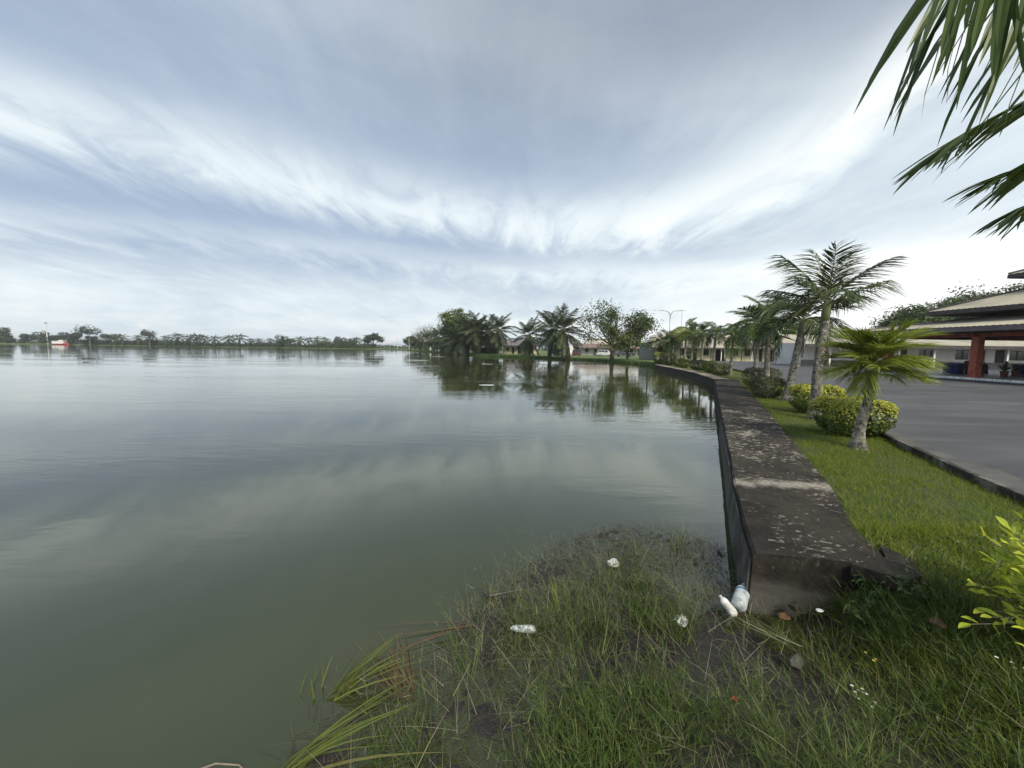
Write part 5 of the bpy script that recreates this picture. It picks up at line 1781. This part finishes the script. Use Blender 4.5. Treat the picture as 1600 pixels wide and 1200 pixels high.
# --- white row behind the big tree
wb2 = thing('white_building', 'white low row with brown roof seen under the big tree', 'building', (0, 0, 0))
bays = []
x = 0.8
k = 0
while x < 26:
    kind = ('door', 'open', 'window', 'door', 'open')[k % 5]
    w = {'open': 1.5, 'window': 1.0, 'door': 0.9}[kind]
    bays.append((x, x + w, kind))
    x += w + 1.5
    k += 1
p0, T, N, L, rz_ = wall_with_bays(wb2, (15.0, 113.0), (46.0, 115.0), 0.35, 2.9, bays, 'white_wall')
for k in range(16):
    c = p0 + T * (0.5 + k * 2.0) + N * 1.6
    MB().box((c.x, c.y, 1.5), (0.13, 0.13, 2.3), rz_).build('post', 'post_dark', wb2)
a, b_ = p0 + T * 3.0 + N * 2.0, p0 + T * 30 + N * 2.0
d_, c_ = p0 + T * 3.0 - N * 2.0, p0 + T * 30 - N * 2.0
corr_roof(MB(), (a.x, a.y, 2.55), (b_.x, b_.y, 2.55), (c_.x, c_.y, 3.75), (d_.x, d_.y, 3.75), 80).build('roof', 'roof_brown', wb2)
q = (a + b_) / 2
MB().box((q.x, q.y, 2.42), (27, 0.06, 0.24), rz_).build('fascia', 'fascia', wb2)
a, b_ = p0 + T * 6.0 - N * 1.9, p0 + T * 27 - N * 1.9
d_, c_ = p0 + T * 9.0 - N * 7, p0 + T * 24 - N * 7
corr_roof(MB(), (a.x, a.y, 3.80), (b_.x, b_.y, 3.80), (c_.x, c_.y, 5.4), (d_.x, d_.y, 5.4), 80).build('roof', 'roof_beige', wb2)

# --- house with purple roof and dark hut on the inlet shore
ho = thing('house', 'small house with faded purple hip roof behind the shore palms', 'house', (0, 0, 0))
wall_with_bays(ho, (-3.0, 122.0), (7.5, 121.0), 0.4, 2.9, [(1.0, 2.0, 'window'), (2.8, 3.6, 'door'), (4.6, 5.8, 'open'), (7.0, 8.2, 'window')], 'cream_wall')
hip_roof(ho, -4.8, 8.8, 119.6, 128.5, 2.95, 5.2, 4.0, 'roof_purple', 'fascia', 0.45, 0.22, axis='x')
hu = thing('hut', 'dark open sided hut with pale roof edge on the inlet shore', 'hut', (0, 0, 0))
hip_roof(hu, -10.2, -3.4, 108.0, 113.0, 2.9, 3.9, 2.2, 'roof_purple', 'post_white', 0.45, 0.25, axis='x')
for x in (-9.6, -6.8, -4.0):
    for y in (108.6, 112.4):
        MB().box((x, y, 1.5), (0.16, 0.16, 2.3)).build('post', 'post_dark', hu)
MB().box((-6.8, 112.5, 1.3), (5.4, 0.08, 1.9)).build('wall', 'dark_timber', hu)
MB().box((-6.8, 108.62, 0.95), (5.6, 0.06, 0.08)).build('rail', 'post_dark', hu)
# pale huts far back between the receding oil palms
for i, (x, y, w, lab) in enumerate(((-44.0, 214.0, 2.6, 'white hut glimpsed at the far end of the palm line'), (-37.0, 190.0, 2.2, 'small white hut between the receding oil palms'), (-31.0, 172.0, 2.2, 'pale hut deep in the shade of the palm clump'))):
    h_ = thing('hut', lab, 'hut', (x, y, 0.38), 0.2 * i, 'pale huts under the oil palms')
    MB().box((0, 0, 1.2), (w, w, 2.4)).build('wall', 'white_wall', h_)
    MB().box((0.3, -w / 2 - 0.012, 1.0), (0.8, 0.03, 1.9)).build('door', 'door_dark', h_)
    MB().add([(-w * .65, -w * .65, 2.4), (w * .65, -w * .65, 2.4), (w * .65, w * .65, 2.4), (-w * .65, w * .65, 2.4), (0, 0, 3.3)], [(0, 1, 4), (1, 2, 4), (2, 3, 4), (3, 0, 4), (3, 2, 1, 0)]).build('roof', 'roof_brown', h_)


# ================================================================== LAMPS, MASTS, CARS, BOAT
def double_lamp(loc, H, span, lab, rz_=0.0):
    rt = thing('street_lamp', lab, 'street lamp', loc, rz_, 'double armed street lamps')
    MB().tube([(0, 0, 0), (0, 0, H * 0.5), (0, 0, H - 1.4)], [0.14, 0.11, 0.08], 8).build('pole', 'steel', rt, True)
    MB().box((0, 0, 0.15), (0.4, 0.4, 0.3)).build('base', 'concrete', rt)
    for s_ in (-1, 1):
        pts_ = [(0, 0, H - 1.5)]
        for k in range(1, 8):
            a = k / 7 * math.pi / 2
            pts_.append((s_ * 1.0 * (1 - math.cos(a)), 0, H - 1.3 + 1.2 * math.sin(a)))
        pts_.append((s_ * span * 0.75, 0, H + 0.02))
        MB().tube(pts_, [0.075] * 5 + [0.06] * (len(pts_) - 5), 6).build('arm', 'steel', rt, True)
        hd = MB().box((s_ * span * 0.88, 0, H + 0.03), (span * 0.30, 0.26, 0.12), 0, 0, 0.8).build('lamp_head', 'steel', rt)
        MB().box((s_ * span * 0.90, 0, H - 0.045), (span * 0.2, 0.2, 0.03)).build('lens', 'lamp_glass', hd)


double_lamp((30.9, 77.0, 0.4), 9.5, 3.0, 'tall double armed street lamp above the verge palms', 0.0)
double_lamp((23.8, 121.0, 0.4), 11.2, 3.0, 'distant double armed lamp left of the big tree', 0.0)
for x, y, H, lab, r_ in ((33.6, 78.0, 9.6, 'thin antenna mast just right of the tall street lamp', 0.035), (-59.0, 222.0, 10.0, 'thin pole at the left end of the oil palm clump', 0.09),
                         (-71.0, 240.0, 8.5, 'thin pole in the gap left of the oil palm clump', 0.09), (-139.0, 281.0, 6.5, 'slim white pole amid the far oil palms', 0.08)):
    ms = thing('mast', lab, 'mast', (x, y, 0.4), 0)
    MB().tube([(0, 0, -0.2), (0, 0, H)], [r_ * 1.4, r_], 6).build('pole', 'steel' if r_ < 0.05 else 'post_white', ms)
    MB().box((0, 0, H + 0.06), (r_ * 5, r_ * 3, 0.12)).build('cap', 'steel', ms)
tm = thing('light_mast', 'very tall white light mast at the left of the far shore', 'mast', (-334.8, 280.0, 0.4))
MB().tube([(0, 0, -0.3), (0, 0, 7.5), (0, 0, 14.6)], [0.42, 0.30, 0.16], 8).build('pole', 'post_white', tm)
MB().tube([(-1.0, 0, 14.7), (1.0, 0, 14.7)], 0.09, 5).build('crossarm', 'steel', tm)
for s_ in (-0.9, 0, 0.9):
    MB().box((s_, -0.1, 15.0), (0.5, 0.35, 0.5)).build('lamp_head', 'steel', tm)
# leaning grey prop and upright post by the white wing
lp = thing('leaning_pole', 'pale grey pole leaning beside the white wing', 'pole', (30.2, 41.2, 0.6))
MB().tube([(0, 0, 0), (0.62, 0, 2.2), (1.15, 0.1, 3.9)], [0.09, 0.08, 0.07], 7).build('shaft', 'steel', lp)
MB().box((0, 0, 0.06), (0.4, 0.4, 0.14)).build('foot', 'concrete', lp)


def car(loc, rz_, paint, lab, L=4.3, Wd=1.75, H=1.62):
    rt = thing('parked_car', lab, 'car', loc, rz_, 'cars parked behind the big tree')
    prof = [(-0.5, 0.30), (-0.5, 0.62), (-0.47, 0.86), (-0.28, 0.93), (0.28, 0.93), (0.47, 0.80), (0.5, 0.60), (0.5, 0.30)]
    n_ = len(prof)
    bd = MB()
    vs_ = []
    for s_ in (-1, 1):
        for x_, z_ in prof:
            vs_.append((x_ * L, s_ * Wd / 2 * (0.96 if z_ > 0.8 else 1.0), z_))
    bd.add(vs_, [tuple(range(n_)), tuple(range(2 * n_ - 1, n_ - 1, -1))] + [(i_, n_ + i_, n_ + (i_ + 1) % n_, (i_ + 1) % n_) for i_ in range(n_)])
    bd.build('body', paint, rt)
    cabp = [(-0.44, 0.93), (-0.38, H - 0.05), (-0.30, H), (0.06, H), (0.12, H - 0.04), (0.28, 0.93)]
    n_ = len(cabp)
    vs_ = []
    for s_ in (-1, 1):
        for x_, z_ in cabp:
            vs_.append((x_ * L, s_ * Wd / 2 * (0.95 if z_ < 1 else 0.80), z_))
    MB().add(vs_, [tuple(range(n_)), tuple(range(2 * n_ - 1, n_ - 1, -1))] + [(i_, n_ + i_, n_ + (i_ + 1) % n_, (i_ + 1) % n_) for i_ in range(n_)]).build('cabin', paint, rt)
    for s_ in (-1, 1):
        for a, b_ in ((-0.40, -0.25), (-0.235, -0.07), (-0.055, 0.15)):
            w = 0.06 if b_ > 0.1 else 0.0
            y0_, y1_ = s_ * (Wd / 2 * 0.925 + 0.012), s_ * (Wd / 2 * 0.825 + 0.012)
            MB().add([(a * L, y0_, 1.0), (b_ * L, y0_, 1.0), ((b_ - w) * L, y1_, H - 0.12), ((a + 0.01) * L, y1_, H - 0.12)], [(0, 1, 2, 3)]).build('side_window', 'glass_dark', rt)
        for x_ in (-0.31, 0.31):
            Mx = Matrix.Translation((x_ * L, s_ * (Wd / 2 - 0.10), 0.32)) @ Matrix.Rotation(R(90), 4, 'X')
            ty_ = MB().lathe([(0.20, -0.11), (0.31, -0.11), (0.33, 0), (0.31, 0.11), (0.20, 0.11)], 16, 0, Mx).build('wheel', 'tyre', rt, False)
            MB().lathe([(0.19, -0.118), (0.19, 0.118)], 12, 0, Mx).build('rim', 'steel', ty_)
        MB().box((0.497 * L, s_ * Wd * 0.36, 0.68), (0.05, 0.34, 0.14)).build('headlight', 'lamp_glass', rt)
        MB().box((-0.497 * L, s_ * Wd * 0.38, 0.74), (0.05, 0.26, 0.16)).build('tail_light', 'red_plastic', rt)
    yw = Wd / 2 * 0.78
    MB().add([(0.275 * L + 0.012, -yw, 0.97), (0.275 * L + 0.012, yw, 0.97), (0.13 * L + 0.015, yw * 0.92, H - 0.08), (0.13 * L + 0.015, -yw * 0.92, H - 0.08)], [(0, 1, 2, 3)]).build('windscreen', 'glass_dark', rt)
    MB().add([(-0.437 * L - 0.012, -yw, 0.99), (-0.437 * L - 0.012, yw, 0.99), (-0.388 * L - 0.015, yw * 0.92, H - 0.1), (-0.388 * L - 0.015, -yw * 0.92, H - 0.1)], [(0, 3, 2, 1)]).build('rear_window', 'glass_dark', rt)


car((27.8, 96.0, 0.40), 0.05, 'car_dark', 'dark blue car parked right of the big tree trunk')
car((16.4, 99.0, 0.40), 1.25, 'car_maroon', 'maroon car half hidden behind the crooked oil palm')
car((23.0, 97.0, 0.40), 0.1, 'car_silver', 'silver car behind the big tree trunk')
car((13.4, 106.0, 0.40), 1.45, 'car_silver', 'pale van like car glimpsed left of the crooked palm', 4.6, 1.8, 1.9)

# red and white boat at the far shore
bt = thing('boat', 'white and red boat lying at the far left shore', 'boat', (-320.0, 275.5, 0.0), 0.0)
hull = MB()
st_ = [(-5.6, 0.2, 1.0), (-5.0, 1.2, 0.9), (-2, 1.5, 0.85), (2, 1.5, 0.9), (4.2, 1.1, 1.2), (5.6, 0.05, 1.6)]
vs_ = []
for x_, w, z_ in st_:
    vs_ += [(x_, -w, z_), (x_ * 0.95, -w * 0.6, -0.3), (x_ * 0.95, w * 0.6, -0.3), (x_, w, z_)]
hull.add(vs_, [(4 * i + k, 4 * i + 4 + k, 4 * i + 5 + k, 4 * i + 1 + k) for i in range(5) for k in range(3)] + [(4 * i + 3, 4 * i + 7, 4 * i + 4, 4 * i) for i in range(5)])
hull.build('hull', 'boat_red', bt)
MB().box((-1.0, 0, 1.75), (8.2, 2.5, 1.7)).build('cabin', 'boat_white', bt)
MB().box((1.3, 0, 3.0), (3.6, 2.2, 0.85)).build('wheelhouse', 'boat_white', bt)
MB().box((-1.0, 0, 2.66), (8.6, 2.7, 0.1)).build('cabin_roof', 'boat_white', bt)
for x_ in (-4, -2.4, -0.8, 0.8):
    MB().box((x_, -1.26, 2.0), (0.8, 0.03, 0.5)).build('window', 'glass_pale', bt)

# ================================================================== SMALL THINGS
# wooden post in the water near the bend
po = thing('wooden_post', 'thin dark wooden post standing in the water off the wall', 'post', (8.7, 24.9, 0))
MB().tube([(0, 0, -0.5), (0.01, 0, 0.4), (0.0, 0, 1.0)], [0.055, 0.05, 0.045], 7, 0, True, 0.08).build('shaft', 'wood_wet', po)
# thin pale patches, painted stand-ins for sky reflected off rippled water
for i, (x, y, w, d_, lab) in enumerate(((-15.0, 61.0, 3.6, 1.5, 'long pale painted sky glint left of the palm reflections'), (-16.2, 84.5, 3.2, 1.4, 'thin pale painted sky glint close under the oil palm clump'),
                              (-3.3, 50.0, 1.5, 0.6, 'small white painted sky glint in the dark reflections'), (-1.4, 21.8, 0.9, 0.55, 'nearest little painted sky glint in mid water'))):
    rd = random.Random(i)
    k = 22
    mbs = MB()
    ring_ = []
    for j in range(k):
        a = j / k * 6.283
        f = rd.uniform(0.7, 1.1)
        ring_.append((math.cos(a) * w / 2 * f, math.sin(a) * d_ / 2 * f))
    mbs.prism(ring_, -0.02, 0.012)
    o = mbs.build('glint_patch', 'sky_glint')
    o.location = (x, y, 0)
    tag(o, lab, 'sky_glint', 'painted sky glints on the lake', 'thing')


def bottle(loc, rot, L, r, lab, mats, crumple, seed, cap=True, band=True):
    rt = thing('plastic_bottle', lab, 'bottle', loc)
    rt.rotation_euler = rot
    prof = [(r * 0.55, 0.0), (r * 0.92, 0.012), (r, 0.03)]
    k = 11
    for i_ in range(k):
        z = 0.03 + (L * 0.68 - 0.03) * (i_ + 1) / k
        prof.append((r * (0.955 if i_ % 2 else 1.0), z))
    prof += [(r * 0.90, L * 0.76), (r * 0.62, L * 0.86), (r * 0.36, L * 0.91), (r * 0.33, L * 0.95)]
    b_ = MB().lathe(prof, 20)
    rd = random.Random(seed)
    b_.v = [(x * (1 + crumple * math.sin(z * 60 + x * 40)), y * (1 - crumple * math.sin(z * 45 + 2)), z) for x, y, z in b_.v]
    b_.build('body', mats, rt, True)
    if cap:
        MB().lathe([(r * 0.38, L * 0.945), (r * 0.38, L * 0.998), (r * 0.34, L)], 14).build('cap', 'cap_white', rt)
    if band:
        MB().lathe([(r * 1.005, L * 0.60), (r * 1.012, L * 0.61), (r * 1.012, L * 0.65), (r * 1.005, L * 0.66)], 20).build('band', 'label_blue', rt)
    return rt


# bottles lie on their sides: axis tilted to horizontal
bottle((1.80, 2.87, 0.095), (R(78), 0, R(180 - 40)), 0.27, 0.056, 'large clouded plastic bottle lying against the wall end', 'plastic_clear', 0.015, 1)
bottle((1.74, 2.80, 0.075), (R(70), 0, R(180 + 14)), 0.17, 0.033, 'small crumpled white bottle beside the large bottle', 'cap_white', 0.07, 2, True, False)
cl_ = bottle((0.20, 2.66, 0.05), (R(84), 0, R(-85)), 0.20, 0.026, 'flattened clear bottle half sunk in the left grass', 'plastic_clear', 0.16, 3, False, False)


def crumpled(name, label, cat, loc, size, flat, mat, seed, rz_=0.0, cuts=3):
    bm = bmesh.new()
    bmesh.ops.create_icosphere(bm, subdivisions=cuts, radius=1.0)
    rd = random.Random(seed)
    ph = [rd.uniform(0, 6) for _ in range(6)]
    for v in bm.verts:
        d = 1 + 0.18 * math.sin(v.co.x * 4 + ph[0]) + 0.15 * math.sin(v.co.y * 5 + ph[1]) + 0.12 * math.sin(v.co.z * 7 + ph[2]) + rd.uniform(-0.05, 0.05)
        v.co = Vector((v.co.x * size[0] * d, v.co.y * size[1] * d, v.co.z * size[2] * d * flat))
    me_ = bpy.data.meshes.new(name)
    bm.to_mesh(me_)
    bm.free()
    me_.materials.append(MATS[mat])
    o = link(name, me_)
    o.location = loc
    o.rotation_euler = (0, 0, rz_)
    return tag(o, label, cat, kind='thing')


crumpled('foam_lump', 'white foam lump floating among stems far out on the mud', 'litter', (1.01, 3.59, 0.035), (0.062, 0.045, 0.028), 1.0, 'foam_white', 1, 0.3)
sp = MB()
rd = random.Random(12)
N_ = 7
vs_ = []
for i in range(N_):
    for j in range(N_):
        u, v_ = i / (N_ - 1) - 0.5, j / (N_ - 1) - 0.5
        vs_.append((u * 0.11 * (1 + 0.3 * v_) + rd.uniform(-.006, .006), v_ * 0.10 + rd.uniform(-.006, .006), 0.022 * math.sin(u * 9 + 1) + 0.018 * math.sin(v_ * 11) + rd.uniform(-.006, .006) + 0.02))
sp.add(vs_, [(i * N_ + j, (i + 1) * N_ + j, (i + 1) * N_ + j + 1, i * N_ + j + 1) for i in range(N_ - 1) for j in range(N_ - 1) if (i, j) not in ((0, 0), (5, 5), (5, 0))])
o = sp.build('paper_scrap', 'paper_white')
o.location = (1.31, 2.75, 0.05)
o.rotation_euler = (0, 0, 0.5)
tag(o, 'crumpled white paper scrap in the middle of the mud', 'litter', kind='thing')
crumpled('plastic_scrap', 'tiny white plastic scrap at the foot of the wall end', 'litter', (2.30, 2.70, 0.20), (0.03, 0.018, 0.008), 1.0, 'paper_white', 3, 0.2, 2)
crumpled('stone', 'greenish angular stone in the grass below the wall', 'stone', (1.86, 2.33, 0.11), (0.065, 0.045, 0.04), 1.0, 'stone', 4, 0.4, 1)
crumpled('stone', 'dark pointed stone by the foot of the wall end', 'stone', (2.19, 2.80, 0.16), (0.045, 0.03, 0.035), 1.0, 'wood_wet', 5, 0.4, 1)
crumpled('bottle_cap', 'small red bottle cap in the foreground grass', 'litter', (1.22, 1.92, 0.24), (0.014, 0.014, 0.012), 1.0, 'red_plastic', 7, 0, 2)
crumpled('fallen_leaf', 'brown fallen leaf beside the large bottle', 'leaf', (2.05, 2.72, 0.14), (0.05, 0.035, 0.006), 1.0, 'rust_leaf', 8, 0.6, 2)
crumpled('fallen_leaf', 'dark red fallen leaf on the right hand grass', 'leaf', (2.62, 2.22, 0.47), (0.055, 0.04, 0.010), 1.0, 'rust_leaf', 10, 0.9, 2)

# little flowers in the right hand grass
for i, (x, y, lab, mt, kk) in enumerate(((1.98, 1.98, 'cluster of tiny white flowers low in the foreground grass', 'flower_white', 9), (2.30, 2.24, 'pair of small yellow flowers right of the white cluster', 'flower_yellow', 3),
                                (2.62, 1.86, 'few white florets near the right edge of the bank', 'flower_white', 4))):
    z = float(hgt_np(x, y))
    fl_ = thing('wild_flower', lab, 'flower', (x, y, z), 0, 'wild flowers on the bank')
    rd = random.Random(i)
    st = MB()
    for k in range(kk):
        tip = Vector((rd.uniform(-.06, .06), rd.uniform(-.06, .06), rd.uniform(0.05, 0.11)))
        st.tube([(0, 0, -0.02), tip], [0.0015, 0.001], 4)
        pb = MB()
        for p in range(5):
            a = p * 1.2566
            c = Vector((math.cos(a), math.sin(a), 0.25)) * 0.009
            s_ = Vector((-math.sin(a), math.cos(a), 0)) * 0.005
            pb.add([tip, tip + c * 0.6 - s_, tip + c, tip + c * 0.6 + s_], [(0, 1, 2, 3)])
        pb.build('blossom', mt, fl_)
    st.build('stems', 'weed_leaf', fl_)


# sedge clumps at the water's edge
def sedge(label, loc, n_, ln, az0, azs, lean, curl, w, mat, seed):
    rg_ = np.random.default_rng(seed)
    rt = thing('sedge_clump', label, 'sedge', loc, 0, 'sedge clumps at the water edge')
    rd = random.Random(seed)
    for k in range(n_):
        a = az0 + rd.uniform(-azs, azs)
        b0 = Vector((rd.uniform(-.06, .06), rd.uniform(-.05, .05), -0.04))
        L = ln * rd.uniform(0.65, 1.1)
        le = rd.uniform(*lean)
        cu = rd.uniform(*curl)
        D = Vector((math.cos(a), math.sin(a), 0))
        pts_ = []
        for j in range(7):
            u = j / 6
            pts_.append(b0 + D * L * (u * math.sin(le) + cu * u * u) + Vector((0, 0, L * (u * math.cos(le) - 0.75 * cu * u * u))))
        S = (Vector((-math.sin(a), math.cos(a), 0)) + Vector((0, 0, rd.uniform(-0.6, 0.6)))).normalized()
        ws = [w * q for q in (0.8, 1.0, 1.0, 0.9, 0.7, 0.4, 0)]
        MB().ribbon(pts_, ws, S).build('blade', mat, rt)
    return rt


sedge('green sedge clump leaning right in the water at the bank edge', (-1.06, 2.14, 0.0), 26, 0.50, 0.55, 0.45, (0.5, 1.0), (0.1, 0.35), 0.0065, 'sedge_blade', 1)
sedge('single upright sedge tuft standing left of the leaning clump', (-1.20, 2.16, 0.0), 6, 0.24, 1.6, 0.8, (0.05, 0.3), (0.0, 0.2), 0.006, 'sedge_blade', 2)
sedge('bright arching sedge blades in the bottom left corner of the bank', (-1.10, 1.70, 0.02), 16, 0.62, 0.35, 0.35, (0.55, 1.0), (0.25, 0.55), 0.0065, 'sedge_blade', 3)
sedge('flattened brown dead reeds trailing from the leaning sedge', (-0.62, 2.16, 0.05), 22, 0.48, 2.2, 0.45, (1.30, 1.55), (0.0, 0.06), 0.006, 'dead_reed', 4)
sedge('dead reed stalks pointing out over the water toward the left', (-0.30, 2.72, 0.06), 6, 0.60, 3.55, 0.4, (1.40, 1.6), (-0.02, 0.05), 0.005, 'dead_reed', 5)
sedge('tall pale grass spray rising at the left of the bank', (-0.28, 2.28, 0.05), 12, 0.46, 2.0, 0.9, (0.15, 0.9), (0.0, 0.3), 0.0026, 'bank_blade', 6)
sedge('bright green tuft standing out of the water near the wall', (1.78, 3.98, 0.0), 12, 0.30, 1.0, 0.7, (0.1, 0.55), (0.0, 0.2), 0.005, 'sedge_blade', 7)
sedge('yellow green tuft left of the foam lump', (0.42, 2.92, 0.02), 18, 0.34, 2.2, 0.6, (0.15, 0.6), (0.0, 0.2), 0.0042, 'sedge_blade', 8)
sedge('long reed blades lying from the bottles into the grass', (1.95, 2.50, 0.15), 8, 0.46, 2.35, 0.22, (1.40, 1.60), (0.0, 0.05), 0.006, 'rim_blade', 9)
sedge('dark broken stems standing by the wall in the water', (2.02, 3.72, 0.0), 8, 0.32, 2.6, 1.4, (0.2, 1.2), (0.0, 0.3), 0.004, 'mud_twig', 10)
# branch floating at the rim
br = thing('floating_stick', 'dark forked stick floating left of the mud', 'stick', (-0.03, 3.10, 0.01), 0.15)
MB().tube([(-0.14, 0, 0.01), (0.0, 0.01, 0.02), (0.16, 0.03, 0.03)], [0.014, 0.010, 0.007], 6).build('stem', 'wood_wet', br)
MB().tube([(-0.14, 0, 0.01), (-0.17, 0.03, 0.02), (-0.16, 0.05, 0.03)], [0.022, 0.02, 0.008], 6).build('knot', 'wood_wet', br)
tg = thing('bent_twig', 'pale bent twig arching from the water at the bottom left', 'twig', (-1.42, 1.70, 0.0), 0.1)
MB().tube([(-0.16, 0, -0.08), (-0.12, 0, 0.03), (0.0, 0.01, 0.06), (0.10, 0.02, 0.03), (0.16, 0.02, -0.05)], [0.003, 0.005, 0.005, 0.004, 0.003], 6).build('stem', 'bark_pale', tg, True)
# broad leaved weed at the right of the wall end
for i, (x, y, h, lab) in enumerate(((2.62, 2.66, 0.24, 'leafy weed climbing the right of the wall end face'), (2.78, 2.50, 0.20, 'low leafy weed at the foot of the broken slab'), (2.50, 2.58, 0.18, 'small leafy weed under the wall end face'))):
    z = float(hgt_np(x, y))
    wd = thing('leafy_weed', lab, 'weed', (x, y, z), 0, 'leafy weeds by the wall end')
    rd = random.Random(40 + i)
    st = MB()
    for k in range(14):
        tip = Vector((rd.uniform(-.17, .17), rd.uniform(-.12, .12), h * rd.uniform(0.5, 1.1)))
        st.tube([(tip.x * 0.3, tip.y * 0.3, -0.02), tip * 0.7 + Vector((0, 0, 0.02)), tip], [0.003, 0.002, 0.0015], 4)
        for j in range(6):
            a = rd.uniform(0, 6.28)
            X = Vector((math.cos(a), math.sin(a), rd.uniform(-0.3, 0.4))).normalized()
            Z = Vector((rd.uniform(-.4, .4), rd.uniform(-.4, .4), 1))
            Z = (Z - X * Z.dot(X)).normalized()
            sz = rd.uniform(0.03, 0.055)
            q = tip.lerp(Vector((tip.x * 0.4, tip.y * 0.4, 0.03)), j / 6)
            Y = Z.cross(X)
            if j == 0 and k == 0 and i == 0:
                w_ = MB()
                prof = ((0, 0.05), (0.3, 0.9), (0.6, 0.8), (1.0, 0.03))
                for s_ in (-1, 1):
                    vs_ = []
                    for u, ww in prof:
                        vs_ += [(u, 0, -0.15 * u * u), (u, s_ * 0.2 * ww, -0.15 * u * u + 0.06 * ww)]
                    w_.add(vs_, [(2 * e, 2 * e + 1, 2 * e + 3, 2 * e + 2) for e in range(3)])
                WLF = w_.mesh('weed_leaf', 'weed_leaf')
            lf = link('leaf', WLF, wd)
            lf.matrix_local = Matrix.Translation(q) @ Matrix((X, Y, Z)).transposed().to_4x4() @ Matrix.Diagonal((sz, sz, sz, 1))
    st.build('stems', 'weed_leaf', wd)


# ================================================================== AIR
m = bpy.data.materials.new('haze_air')
m.use_nodes = True
t = NT(m.node_tree)
t.n.clear()
out = t.new('ShaderNodeOutputMaterial')
pvn = t.new('ShaderNodeVolumePrincipled')
pvn.inputs['Color'].default_value = (0.86, 0.91, 0.95, 1)
pvn.inputs['Density'].default_value = 0.00035
pvn.inputs['Anisotropy'].default_value = 0.3
t.l.new(pvn.outputs[0], out.inputs['Volume'])
MATS['haze_air'] = m
hz = MB().box((0, 750, 9.0), (8600, 6700, 20.0)).build('haze', 'haze_air')
tag(hz, 'thin pale haze hanging over the lake and shore', 'haze', kind='stuff')
